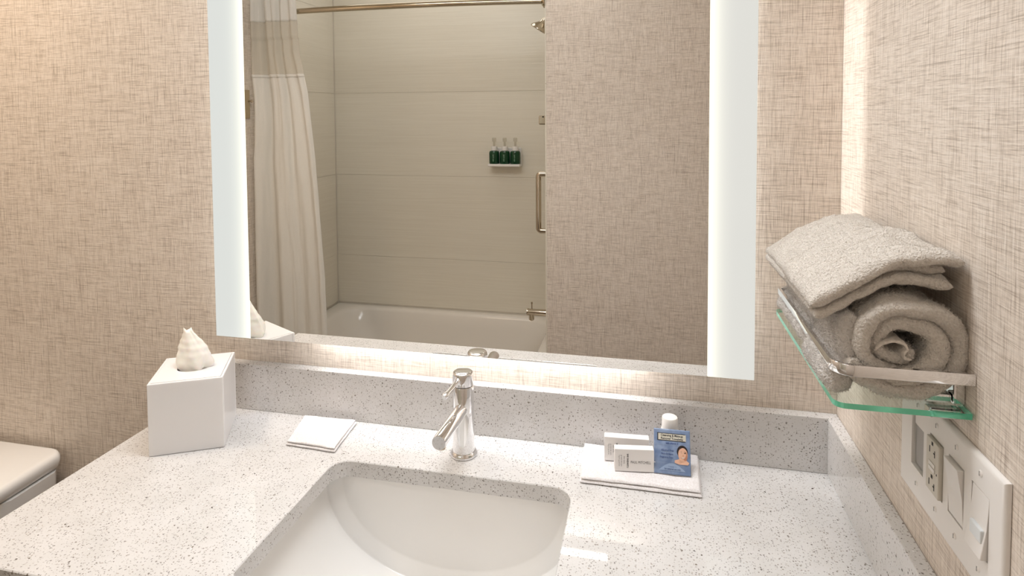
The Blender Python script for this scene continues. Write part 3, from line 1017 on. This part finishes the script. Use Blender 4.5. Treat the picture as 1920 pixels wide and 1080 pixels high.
# ------------------------------------------------------------------ wall plate with outlet and switches
def wall_plate():
    y0, y1, z0, z1 = -0.546, -0.303, 0.1635, 0.2995
    t = empty('switch_plate', (0, (y0 + y1) / 2, (z0 + z1) / 2), 'white four-gang wall plate with outlet and switches on the right wall', 'wall plate')
    F = frame((0, 0, 0), (0, -1, 0), (0, 0, 1))      # local x = -y, local y = z, local z = toward the room (-x)
    D = 0.0065
    cyc = [-0.3555, -0.4070, -0.4540, -0.5035]
    hw, za, zb = 0.0172, 0.2030, 0.2680
    xs_ = [-y1]
    for c in cyc: xs_ += [-c - hw, -c + hw]
    xs_.append(-y0)
    # plate front with four openings, rounded outer edge
    bm = bmesh.new()
    ys_ = [z0, za, zb, z1]
    r = 0.005
    gx = xs_[:]; gy = ys_[:]
    gxi = [gx[0] + r] + gx[1:-1] + [gx[-1] - r]; gyi = [gy[0] + r] + gy[1:-1] + [gy[-1] - r]
    V = {}
    def vert(x, y, z):
        k = (round(x, 6), round(y, 6), round(z, 6))
        if k not in V: V[k] = bm.verts.new(F @ Vector((x, y, z)))
        return V[k]
    for i in range(len(gxi) - 1):
        for j in range(3):
            if j == 1 and i % 2 == 1:
                for (a, b) in (((i, j), (i + 1, j)), ((i + 1, j), (i + 1, j + 1)), ((i + 1, j + 1), (i, j + 1)), ((i, j + 1), (i, j))):
                    bm.faces.new((vert(gxi[a[0]], gyi[a[1]], D), vert(gxi[b[0]], gyi[b[1]], D), vert(gxi[b[0]], gyi[b[1]], 0.0005), vert(gxi[a[0]], gyi[a[1]], 0.0005)))
                continue
            bm.faces.new((vert(gxi[i], gyi[j], D), vert(gxi[i + 1], gyi[j], D), vert(gxi[i + 1], gyi[j + 1], D), vert(gxi[i], gyi[j + 1], D)))
    peri = [(x, gyi[0]) for x in gxi] + [(gxi[-1], y) for y in gyi[1:]] + [(x, gyi[-1]) for x in gxi[-2::-1]] + [(gxi[0], y) for y in gyi[-2:0:-1]]
    cxm, cym = (gxi[0] + gxi[-1]) / 2, (gyi[0] + gyi[-1]) / 2
    def outp(p, s):
        x, y = p
        dx = (-1 if abs(x - gxi[0]) < 1e-9 else 0) + (1 if abs(x - gxi[-1]) < 1e-9 else 0)
        dy = (-1 if abs(y - gyi[0]) < 1e-9 else 0) + (1 if abs(y - gyi[-1]) < 1e-9 else 0)
        return (x + dx * s, y + dy * s)
    prev = [(p[0], p[1], D) for p in peri]
    for k in range(1, 5):
        a = k / 4 * PI / 2
        cur = [outp(p, r * math.sin(a)) + (D - r * 0.9 * (1 - math.cos(a)),) for p in peri]
        for i in range(len(peri)):
            j = (i + 1) % len(peri)
            bm.faces.new((vert(*prev[i]), vert(*prev[j]), vert(*cur[j]), vert(*cur[i])))
        prev = cur
    cur = [(p[0], p[1], 0.0004) for p in prev]
    for i in range(len(peri)):
        j = (i + 1) % len(peri)
        bm.faces.new((vert(*prev[i]), vert(*prev[j]), vert(*cur[j]), vert(*cur[i])))
    o = from_bm('plate', bm, M['white_plastic'], t)
    smooth_by_angle(o, 25)
    for c in cyc:
        for zz in (0.1855, 0.2845):
            sc = lathe('screw', [(0, 0.0016), (0.0020, 0.0013), (0.0034, 0.0002), (0.0034, -0.001), (0, -0.001)], F @ Vector((-c, zz, D)), (-1, 0, 0), M['white_plastic'], t, 16)
            box('slot', (-c - 0.0005, zz - 0.0024, D + 0.0013), (-c + 0.0005, zz + 0.0024, D + 0.00185), M['grey_panel'], sc, 0, 1, F)
    g = 0.0013
    for c in cyc:
        box('recess', (-c - hw - 0.001, za - 0.001, 0.0002), (-c + hw + 0.001, zb + 0.001, 0.0005), M['recess_dark'], t, 0, 1, F)  # dark sheet, paints the shade in the gap round each insert
    def ins(c, z_lo, z_hi, d0, d1, mat, name, bev=0.0006):
        return box(name, (-c - hw + g, z_lo, d0), (-c + hw - g, z_hi, d1), mat, t, bev, 2, F)
    # night light with grey lens
    c = cyc[0]
    ins(c, za + g, zb - g, 0.0006, 0.0020, M['grey_panel'], 'light_lens')
    box('lens_cap', (-c - hw + 0.002, zb - 0.013, 0.0021), (-c + hw - 0.002, zb - 0.001, 0.0035), M['white_plastic'], t, 0.0005, 1, F)
    # outlet
    c = cyc[1]
    ol = ins(c, za + g, zb - g, 0.0006, D + 0.0045, M['almond_plastic'], 'outlet_face', 0.001)
    zf = D + 0.0045
    def slot(dx, dz, w, h, m_=M['slot_black'], d=0.0002):
        box('slot', (-c + dx - w / 2, (za + zb) / 2 + dz - h / 2, zf - 0.0004), (-c + dx + w / 2, (za + zb) / 2 + dz + h / 2, zf + d), m_, ol, 0, 1, F)
    for s in (-1, 1):
        base = s * 0.0195
        slot(-0.0065, base - 0.001, 0.0016, 0.0075); slot(0.0062, base - 0.002, 0.0016, 0.0080); slot(0.0046, base - 0.002, 0.0034, 0.0015)
        slot(0.0, base + 0.0078, 0.0040, 0.0042)
    box('button', (-c - 0.0075, (za + zb) / 2 + 0.0006, zf), (-c + 0.0075, (za + zb) / 2 + 0.0052, zf + 0.0009), M['white_plastic'], ol, 0.0003, 1, F)
    box('button', (-c - 0.0075, (za + zb) / 2 - 0.0052, zf), (-c + 0.0075, (za + zb) / 2 - 0.0006, zf + 0.0009), M['white_plastic'], ol, 0.0003, 1, F)
    slot(0.0118, -0.0035, 0.0016, 0.0022)
    # rocker switches: wedges tilted about their middle
    def rocker(c, tilt, name):
        bm = bmesh.new()
        zm = (za + zb) / 2
        k0, k1 = (0.0075, 0.0005) if tilt > 0 else (0.0005, 0.0075)
        prof = [(zb - g, D - 0.001 + k0), (zm, D + 0.0012), (za + g, D - 0.001 + k1), (za + g, 0.0008), (zb - g, 0.0008)]
        a = [bm.verts.new(F @ Vector((-c - hw + g, y, z))) for y, z in prof]
        b = [bm.verts.new(F @ Vector((-c + hw - g, y, z))) for y, z in prof]
        bm.faces.new(a); bm.faces.new(list(reversed(b)))
        for i in range(5): bm.faces.new((a[i], a[(i + 1) % 5], b[(i + 1) % 5], b[i]))
        bmesh.ops.bevel(bm, geom=bm.edges[:], offset=0.0005, segments=1, affect='EDGES')
        return from_bm(name, bm, M['white_plastic'], t)
    rocker(cyc[2], 1, 'rocker_switch')
    rk = rocker(cyc[3], -1, 'rocker_switch')
    box('dimmer_slide', (-cyc[3] - 0.009, za + 0.016, D + 0.001), (-cyc[3] + 0.013, za + 0.030, D + 0.0052), M['white_plastic_cool'], rk, 0.0012, 2, F)
wall_plate()

# ------------------------------------------------------------------ glass shelf with chrome rail
SX, SN, SF, SZ = -0.134, -0.4745, -0.142, 0.3314
def shelf():
    t = empty('glass_shelf', (0, (SN + SF) / 2, SZ), 'glass wall shelf with chrome rail on the right wall', 'shelf')
    r, seg = 0.012, 6
    pts = []
    for (cx, cy, a0) in ((SX + r, SN + r, PI), (-0.002, SN, None), (-0.002, SF, None), (SX + r, SF - r, PI / 2)):
        if a0 is None: pts.append((cx, cy))
        else:
            for k in range(seg + 1): pts.append((cx + r * math.cos(a0 + k / seg * PI / 2), cy + r * math.sin(a0 + k / seg * PI / 2)))
    hT = 0.0062
    bm = bmesh.new()
    a = [bm.verts.new((x, y, SZ)) for x, y in pts]; b = [bm.verts.new((x, y, SZ - hT)) for x, y in pts]
    bm.faces.new(a); bm.faces.new(list(reversed(b)))
    for i in range(len(pts)):
        f = bm.faces.new((a[i], a[(i + 1) % len(pts)], b[(i + 1) % len(pts)], b[i])); f.material_index = 1
    from_bm('glass_plate', bm, [M['glass'], M['glass_edge']], t)
    zr = 0.3680
    path = fillet_path([(-0.0005, SN + 0.001, zr), (SX, SN + 0.001, zr), (SX, SF - 0.018, zr), (-0.0005, SF - 0.018, zr)], 0.020, 10)
    sec = [(-0.0022, -0.0062), (0.0022, -0.0062), (0.0028, -0.0054), (0.0028, 0.0054), (0.0022, 0.0062), (-0.0022, 0.0062), (-0.0028, 0.0054), (-0.0028, -0.0054)]
    tube('rail', path, 0, M['chrome'], t, sec=sec)
    for yy in (SN + 0.028, SF - 0.045):
        br = box('bracket', (-0.012, yy - 0.010, SZ + 0.0003), (-0.0005, yy + 0.010, SZ + 0.055), M['chrome'], t, 0.002)
        box('clamp', (-0.040, yy - 0.008, SZ + 0.0003), (-0.0122, yy + 0.008, SZ + 0.011), M['chrome'], br, 0.003)
        box('clamp', (-0.034, yy - 0.008, SZ - hT - 0.011), (-0.0005, yy + 0.008, SZ - hT - 0.0003), M['chrome'], br, 0.003)
shelf()


# ------------------------------------------------------------------ towels on the shelf
def towels():
    # rolled towel: spiral of thick terry, axis along y, end facing the room
    cx, cz = -0.0640, SZ + 0.0605
    t = empty('rolled_towel', (cx, -0.36, SZ + 0.001), 'rolled white terry towel lying on the glass shelf, spiral end showing', 'towel')
    turns, th = 2.40, 0.0198
    line = []
    N = 300
    for i in range(N + 1):
        s = i / N
        a = 2 * PI * turns * s
        r = 0.0100 + (0.0500 - 0.0100) * s ** 0.85
        an = math.radians(-15) - a            # clockwise seen from the room, outer end at lower left
        x = r * math.cos(an); z = r * math.sin(an)
        z = max(z, -0.0505)
        line.append((cx + x * (1.30 if x > 0 else 1.10) + 0.0015 * math.sin(3 * an), cz + z * (1.10 if z > 0 else 1.0) + 0.0015 * math.sin(2 * an + 1)))
    ths = [th * (0.62 + 0.38 * min(1, i / 140)) for i in range(len(line))]
    def yf(s):
        return (-0.4670 + 0.010 * (1 - s) + 0.004 * math.sin(9 * s), -0.160)
    rl = sweep_cloth('roll', line, ths, 0, 0, M['towel'], t, ny=130, nr=10, taper=6, wob=0.0036, nap=0.0011, yfun=yf)
    pile(rl, 90000, 0.0034, 0.0005, M['towel'], t)
    # flat woven hem folded in the middle of the roll
    cl = [(cx - 0.026, cz - 0.005), (cx - 0.017, cz + 0.003), (cx - 0.006, cz + 0.006), (cx + 0.004, cz + 0.004), (cx + 0.007, cz - 0.003), (cx + 0.002, cz - 0.008), (cx + 0.004, cz - 0.014), (cx + 0.011, cz - 0.012)]
    dense = []
    for p, q_ in zip(cl, cl[1:]):
        for k in range(5): dense.append((p[0] + (q_[0] - p[0]) * k / 5, p[1] + (q_[1] - p[1]) * k / 5))
    for _ in range(3):
        dense = [dense[0]] + [((a[0] + b[0] + c[0]) / 3, (a[1] + b[1] + c[1]) / 3) for a, b, c in zip(dense, dense[1:], dense[2:])] + [dense[-1]]
    sweep_cloth('woven_hem', dense, 0.0032, -0.4600, -0.40, M['dobby'], t, ny=16, nr=4, wob=0.0016)

    # towels squeezed between roll and rail; they bulge out below the rail
    def tucked(y0, y1, pts, th0, label, seed):
        q = empty('hand_towel', (-0.13, (y0 + y1) / 2, SZ + 0.001), label, 'towel')
        n = 30
        L = []
        for i in range(n + 1):
            s = i / n * (len(pts) - 1)
            k = min(int(s), len(pts) - 2); u = s - k; u = u * u * (3 - 2 * u)
            L.append((pts[k][0] + (pts[k + 1][0] - pts[k][0]) * u, SZ + pts[k][1] + (pts[k + 1][1] - pts[k][1]) * (s - k)))
        th_ = [th0 * (0.85 + 0.3 * (i / n)) for i in range(n + 1)]
        o = sweep_cloth('folded_body', L, th_, y0, y1, M['towel_b'], q, ny=44, nr=8, taper=5, wob=0.0034)
        pile(o, 14000, 0.0026, 0.0007, M['towel_b'], q)
    tucked(-0.4560, -0.3440, [(-0.1130, 0.092), (-0.1100, 0.060), (-0.1105, 0.040), (-0.1240, 0.020), (-0.1300, 0.0035)], 0.031, 'grey-white folded towel bulging out under the rail beside the roll', 1)
    tucked(-0.3330, -0.1720, [(-0.1130, 0.088), (-0.1100, 0.060), (-0.1105, 0.040), (-0.1210, 0.026), (-0.1250, 0.012)], 0.031, 'grey-white folded towel tucked behind the rail at the shelf far end', 2)

    # folded towel lying across the top: stacked folds sloping down to the left
    q = empty('folded_towel', (-0.08, -0.30, SZ + 0.12), 'white folded towel draped across the top of the rolled towel', 'towel')
    def prof(z_off, xl, xr, lift=0.0):
        L = []
        n = 50
        for i in range(n + 1):
            s = i / n
            x = xl + (xr - xl) * s
            k = max(0.0, (-0.055 - x) / 0.10)
            z = SZ + 0.1215 - 0.046 * k ** 1.35 + z_off * (1 - 0.22 * min(1, k)) + 0.004 * math.sin(PI * s) + lift * s * s
            L.append((x, z))
        return L
    def tilt(P):
        s = (P.y + 0.30) / 0.15
        amp = min(1.0, max(0.15, (P.z - SZ - 0.085) / 0.04))
        P.z += -0.0050 * max(0.0, s) + amp * (0.0070 * nz((P.x * 0.25, P.y, 0.3), 30) + 0.0042 * nz((P.x * 0.30 + 4, P.y + 0.2 * P.x, 0), 66) + 0.0018 * nz((P.x + 4, P.y, 0), 120))
        P.y += 0.006 * nz((P.x, P.z * 2, 7), 14)
        return P
    lay = [(0.0065, 0.0120, -0.149, -0.012, -0.450, -0.172, 0.0),
           (0.0180, 0.0120, -0.153, -0.016, -0.440, -0.166, 0.0),
           (0.0300, 0.0150, -0.155, -0.005, -0.456, -0.305, 0.003),
           (0.0290, 0.0125, -0.152, -0.014, -0.318, -0.164, 0.004)]
    for (zo, th_, xl, xr, ya, yb_, lf) in lay:
        o = sweep_cloth('towel_fold', prof(zo, xl, xr, lf), th_, ya, yb_, M['towel'], q, ny=110, nr=7, taper=4, wob=0.0030, nap=0.0002, shift=tilt)
        pile(o, 30000, 0.0019, 0.0004, M['towel'], q)
towels()

# ------------------------------------------------------------------ toilet
def toilet():
    cx, zt = -1.885, -0.1530
    t = empty('toilet', (cx, -0.30, FLOOR), 'white toilet with bowed tank lid left of the counter', 'toilet')
    def dshape(hw, yb_, yf_, bow, z, rc=0.020):
        # plan of the tank: straight back, sides bulging a little, rounded corners
        out = []
        pts = rrect(cx - hw, cx + hw, yf_, yb_, rc, 5)
        for (x, y) in pts:
            k = (y - yb_) / (yf_ - yb_)
            w = 1 + 0.12 * math.sin(PI * min(1, max(0, k))) - 0.06 * (1 - k)
            yy = y - (bow * (1 - ((x - cx) / hw) ** 2) if k > 0.5 else 0)
            out.append((cx + (x - cx) * w, yy, z))
        return out
    loft('tank', [dshape(0.165, -0.024, -0.170, 0.02, FLOOR + 0.39, 0.03), dshape(0.172, -0.022, -0.180, 0.02, FLOOR + 0.50, 0.03), dshape(0.180, -0.020, -0.185, 0.02, zt - 0.038, 0.03)], M['white_ceramic'], t)
    ld = []
    for (s, z) in ((-0.006, -0.036), (0.0, -0.030), (0.003, -0.018), (0.002, -0.008), (-0.003, -0.002), (-0.010, 0.0)):
        ld.append(dshape(0.1815 + s, -0.016 + s * 0.3, -0.205 - s, 0.022, zt + z, 0.022))
    loft('tank_lid', ld, M['white_ceramic'], t)
    def oval(a, b, yc, z, n=36):
        return [(cx + a * math.sin(2 * PI * i / n), yc - b * math.cos(2 * PI * i / n), z) for i in range(n)]
    loft('bowl', [oval(0.11, 0.20, -0.36, FLOOR), oval(0.105, 0.19, -0.36, FLOOR + 0.12), oval(0.15, 0.22, -0.42, FLOOR + 0.28), oval(0.18, 0.235, -0.44, FLOOR + 0.38), oval(0.18, 0.235, -0.44, FLOOR + 0.395)], M['white_ceramic'], t)
    box('pedestal', (cx - 0.10, -0.26, FLOOR), (cx + 0.10, -0.03, FLOOR + 0.385), M['white_ceramic'], t, 0.03, 4)
    loft('seat_lid', [oval(0.183, 0.225, -0.44, FLOOR + 0.397), oval(0.188, 0.23, -0.44, FLOOR + 0.405), oval(0.186, 0.228, -0.44, FLOOR + 0.425), oval(0.17, 0.21, -0.44, FLOOR + 0.432)], M['white_plastic'], t)
    tube('flush_lever', fillet_path([(cx - 0.13, -0.19, zt - 0.07), (cx - 0.13, -0.225, zt - 0.07), (cx - 0.06, -0.225, zt - 0.075)], 0.01, 4), 0.006, M['chrome'], t, 12)
toilet()

# ------------------------------------------------------------------ tub and fittings (seen in the mirror)
def tub():
    t = empty('bathtub', ((XL + XP) / 2, (YO + YB) / 2, FLOOR), 'off-white built-in bathtub along the panelled alcove', 'bathtub')
    zr = -0.4535
    x0, x1, y0, y1 = XL + 0.0070, XP - 0.0070, YB + 0.0070, YO
    def rl(i, z, r, ex0=0, ex1=0): return [(x, y, z) for x, y in rrect(x0 + i + ex0, x1 - i - ex1, y0 + i, y1 - i, r, 10)]
    loops = [rl(0, FLOOR, 0.004), rl(0, zr - 0.012, 0.004), rl(0.004, zr - 0.003, 0.006), rl(0.012, zr, 0.01),
             rl(0.052, zr, 0.10, 0.02, 0.01), rl(0.060, zr - 0.004, 0.12, 0.025, 0.012), rl(0.068, zr - 0.016, 0.13, 0.03, 0.015),
             rl(0.078, zr - 0.08, 0.14, 0.05, 0.02), rl(0.095, zr - 0.20, 0.15, 0.10, 0.03), rl(0.110, zr - 0.29, 0.15, 0.14, 0.04), rl(0.135, zr - 0.325, 0.13, 0.17, 0.05), rl(0.180, zr - 0.335, 0.09, 0.20, 0.06)]
    loft('tub_shell', loops, M['tub_acrylic'], t, cap0=False, deg=50)
tub()

XW = XP - 0.0062
def tub_fittings():
    Y = -1.83
    t = empty('tub_spout', (XW, Y, -0.325), 'nickel tub spout with diverter knob above the tub rim', 'tub spout')
    lathe('pipe', [(0, 0), (0.026, 0), (0.026, 0.004), (0.0165, 0.006), (0.0165, 0.148), (0.0178, 0.150), (0.0178, 0.157), (0, 0.158)], (XW, Y, -0.325), (-1, 0, 0), M['nickel'], t, 24)
    lathe('outlet', [(0, 0), (0.0135, 0), (0.0135, 0.030), (0.011, 0.034), (0, 0.034)], (XW - 0.135, Y, -0.331), (0, 0, -1), M['nickel'], t, 20)
    lathe('diverter_knob', [(0, 0), (0.003, 0), (0.003, 0.026), (0.0045, 0.027), (0.0045, 0.036), (0, 0.037)], (XW - 0.133, Y, -0.311), (0, 0, 1), M['nickel'], t, 14)
    v = empty('shower_valve', (XW, Y, 0.618), 'nickel shower valve with boxy handle on the plumbing wall', 'shower valve')
    lathe('escutcheon', [(0, 0), (0.075, 0), (0.075, 0.004), (0.07, 0.008), (0, 0.008)], (XW, Y, 0.618), (-1, 0, 0), M['nickel'], v, 32)
    lathe('stem', [(0, 0.008), (0.016, 0.008), (0.016, 0.055), (0, 0.055)], (XW, Y, 0.618), (-1, 0, 0), M['nickel'], v, 20)
    hd = box('handle', (XW - 0.092, Y - 0.020, 0.596), (XW - 0.055, Y + 0.020, 0.640), M['nickel'], v, 0.005)
    lathe('set_screw', [(0, 0), (0.004, 0), (0.004, 0.001), (0, 0.001)], (XW - 0.070, Y + 0.0201, 0.634), (0, 1, 0), M['slot_black'], hd, 12)
    s = empty('showerhead', (XW, Y, 1.08), 'nickel bell-shaped shower head angled down from the wall', 'shower head')
    lathe('flange', [(0, 0), (0.028, 0), (0.024, 0.008), (0, 0.009)], (XW, Y, 1.115), (-1, 0, 0), M['nickel'], s, 24)
    tube('arm', fillet_path([(XW - 0.002, Y, 1.115), (XW - 0.045, Y, 1.115), (XW - 0.075, Y, 1.092)], 0.02, 5), 0.0095, M['nickel'], s, 14, up=(0, 1, 0))
    ax = Vector((-0.55, 0, -0.83)).normalized()
    o = Vector((XW - 0.066, Y, 1.100))
    lathe('bell', [(0, -0.002), (0.012, 0.0), (0.013, 0.012), (0.018, 0.022), (0.032, 0.036), (0.041, 0.046), (0.042, 0.054), (0.038, 0.057), (0.034, 0.054), (0, 0.053)], o, ax, M['nickel'], s, 32)
    lathe('nozzle_plate', [(0, 0.0545), (0.033, 0.0545), (0.033, 0.0562), (0, 0.0575)], o, ax, M['grey_panel'], s, 24)
    g = empty('grab_bar', (XW, -1.60, 0.11), 'vertical nickel grab bar on the plumbing wall beside the tub', 'grab bar')
    yb = -1.60
    za, zb = 0.112, 0.392
    tube('bar', fillet_path([(XW - 0.001, yb, zb - 0.012), (XW - 0.056, yb, zb - 0.012), (XW - 0.056, yb, za + 0.012), (XW - 0.001, yb, za + 0.012)], 0.012, 5), 0.0125, M['nickel'], g, 18, up=(0, 1, 0))
    for zz in (za + 0.012, zb - 0.012):
        lathe('flange', [(0, 0), (0.034, 0), (0.033, 0.004), (0.016, 0.006), (0, 0.006)], (XW, yb, zz), (-1, 0, 0), M['nickel'], g, 24)
tub_fittings()

# curved curtain rod
ZR = 1.121
def rod_y(x):
    u = (x - XP) / (XL - XP)
    return -1.468 + 0.050 * 4 * u * (1 - u)
rod = empty('curtain_rod', ((XL + XP) / 2, -1.44, ZR), 'curved nickel shower curtain rod across the tub alcove', 'curtain rod')
xa, xb = XL + 0.0065, XW - 0.0005
tube('pole', [(xa + (xb - xa) * i / 40, rod_y(xa + (xb - xa) * i / 40), ZR) for i in range(41)], 0.0125, M['rod_metal'], rod, 18)
for (xx, d) in ((XW, -1), (XL + 0.0062, 1)):
    lathe('flange', [(0, 0), (0.030, 0), (0.029, 0.006), (0.019, 0.014), (0, 0.014)], (xx, rod_y(xx), ZR), (d, 0, 0), M['rod_metal'], rod, 24)

# shower curtain gathered at the left end
def curtain():
    t = empty('shower_curtain', (-2.0, -1.43, ZR), 'white hookless shower curtain with sheer upper window, gathered at the left', 'shower curtain')
    z_top, z_bot = 1.205, -0.70
    RE = [(1.25, -1.900), (1.132, -1.893), (0.932, -1.882), (0.755, -1.845), (0.44, -1.812), (0.15, -1.790), (-0.10, -1.775), (-0.384, -1.768), (-0.70, -1.762)]
    def redge(z):
        for (za, xa_), (zb_, xb_) in zip(RE, RE[1:]):
            if z >= zb_:
                return xa_ + (xb_ - xa_) * min(1, max(0, (za - z) / (za - zb_)))
        return RE[-1][1]
    def pt(s, z):
        h = (z_top - z) / (z_top - z_bot)
        xl = XL + 0.012
        if 0.45 < z < 0.85: xl += 0.012 * math.sin(PI * (z - 0.45) / 0.40)
        xr = redge(z) + 0.004 * nz((0, 0, z), 4)
        ph = 2 * PI * 2.4 * s
        amp = 0.020 + 0.016 * h
        x = xl + (xr - xl) * (s + 0.020 * math.sin(ph + 0.8))
        k = 0.55 + 0.45 * math.sin(5 * s + 0.6 + 0.5 * h)
        y = -1.418 + amp * math.sin(ph + 0.9 + 0.8 * nz((s * 2, z, 0), 0.8)) * k + 0.006 * math.sin(2.3 * ph + 1 + 2.5 * nz((s, z, 4), 0.9)) * (1 - 0.4 * h)
        y += 0.006 * nz((s * 9, z * 2, 2), 1.0) + 0.0025 * nz((s * 24, z * 9, 5), 1.0)
        if z > 1.0: y += 0.006
        return Vector((max(x, XL + 0.009), max(y, -1.4475) if z < 1.0 else y, z))
    def sheet(name, za, zb, nz_, mat, off=0.0, par=t, s0=0.0, s1=1.0):
        nu = 150
        v, f = [], []
        for j in range(nz_ + 1):
            z = za + (zb - za) * j / nz_
            for i in range(nu + 1):
                p = pt(s0 + (s1 - s0) * i / nu, z); p.y += off; v.append(p)
        for j in range(nz_):
            for i in range(nu):
                a = j * (nu + 1) + i
                f.append((a, a + 1, a + nu + 2, a + nu + 1))
        o = from_py(name, v, f, mat, par)
        so = o.modifiers.new('thick', 'SOLIDIFY'); so.thickness = 0.0012; so.offset = 0
        return o
    sheet('header_band', z_top, 1.075, 14, M['curtain'])
    sheet('sheer_window', 1.075, 0.832, 30, M['curtain_mesh'])
    sheet('lower_panel', 0.832, z_bot, 130, M['curtain'])
    sheet('hem', 0.836, 0.822, 3, M['curtain'], 0.0018)
    # flat ring through which the rod leaves the curtain, and the slit the rod shows through
    lathe('flex_ring', [(0.0145, 0), (0.021, 0), (0.021, 0.003), (0.0145, 0.003), (0.0145, 0)], (-1.945, rod_y(-1.945), ZR), (1, 0.15, 0), M['rod_metal'], t, 24)
curtain()

# soap dispensers on the back wall
def dispensers():
    zb = 0.3800
    xs_ = [-1.1590, -1.1000, -1.0415]
    h = empty('dispenser_bracket', (-1.10, YB + 0.03, zb), 'narrow white wall bracket holding three green bottles', 'bracket')
    box('back_plate', (-1.185, YB + 0.0062, zb - 0.016), (-1.015, YB + 0.012, zb + 0.085), M['white_plastic'], h, 0.002)
    box('tray', (-1.188, YB + 0.0122, zb - 0.014), (-1.012, YB + 0.078, zb - 0.001), M['white_plastic'], h, 0.003)
    words = ['left of the three green pump bottles on the tub wall bracket', 'middle one of the three green pump bottles on the tub wall bracket', 'right of the three green pump bottles on the tub wall bracket']
    for k, x in enumerate(xs_):
        y = YB + 0.045
        t = empty('pump_bottle', (x, y, zb), words[2 - k] if False else words[k], 'bottle', 'green toiletry bottles on the tub wall')
        lathe('body', [(0, 0), (0.026, 0), (0.0275, 0.002), (0.0275, 0.058), (0.0245, 0.067), (0.016, 0.071), (0, 0.071)], (x, y, zb), (0, 0, 1), M['green_bottle'], t, 28)
        lathe('collar', [(0, 0.0712), (0.0165, 0.0712), (0.0165, 0.094), (0, 0.094)], (x, y, zb), (0, 0, 1), M['white_plastic'], t, 20)
        pm = lathe('pump', [(0, 0.0942), (0.006, 0.0942), (0.006, 0.118), (0.011, 0.120), (0.011, 0.136), (0.009, 0.140), (0, 0.140)], (x, y, zb), (0, 0, 1), M['clear_plastic'], t, 18)
        F = frame((x, y + 0.0278, zb + 0.031), (0, 0, 1), (1, 0, 0))
        F = frame((x + 0.002, y + 0.0282, zb + 0.032), (0, 0, 1), (1, 0, 0))
        text('lettering', 'tea tree', 0.0130, F, M['label_green'], t, 0.0, 'CENTER', 0.9)
dispensers()

# robe hook beside the curtain
hk = empty('robe_hook', (XL, -1.375, 0.70), 'small nickel hook on a beige plate left of the shower curtain', 'hook')
box('back_plate', (XL + 0.0004, -1.394, 0.636), (XL + 0.006, -1.355, 0.766), simple('plate_beige', lin(172, 154, 122), 0.5), hk, 0.002)
lathe('peg', [(0, 0), (0.004, 0), (0.004, 0.014), (0.007, 0.016), (0.007, 0.021), (0, 0.022)], (XL + 0.0062, -1.382, 0.714), (1, 0, 0), M['nickel'], hk, 16)
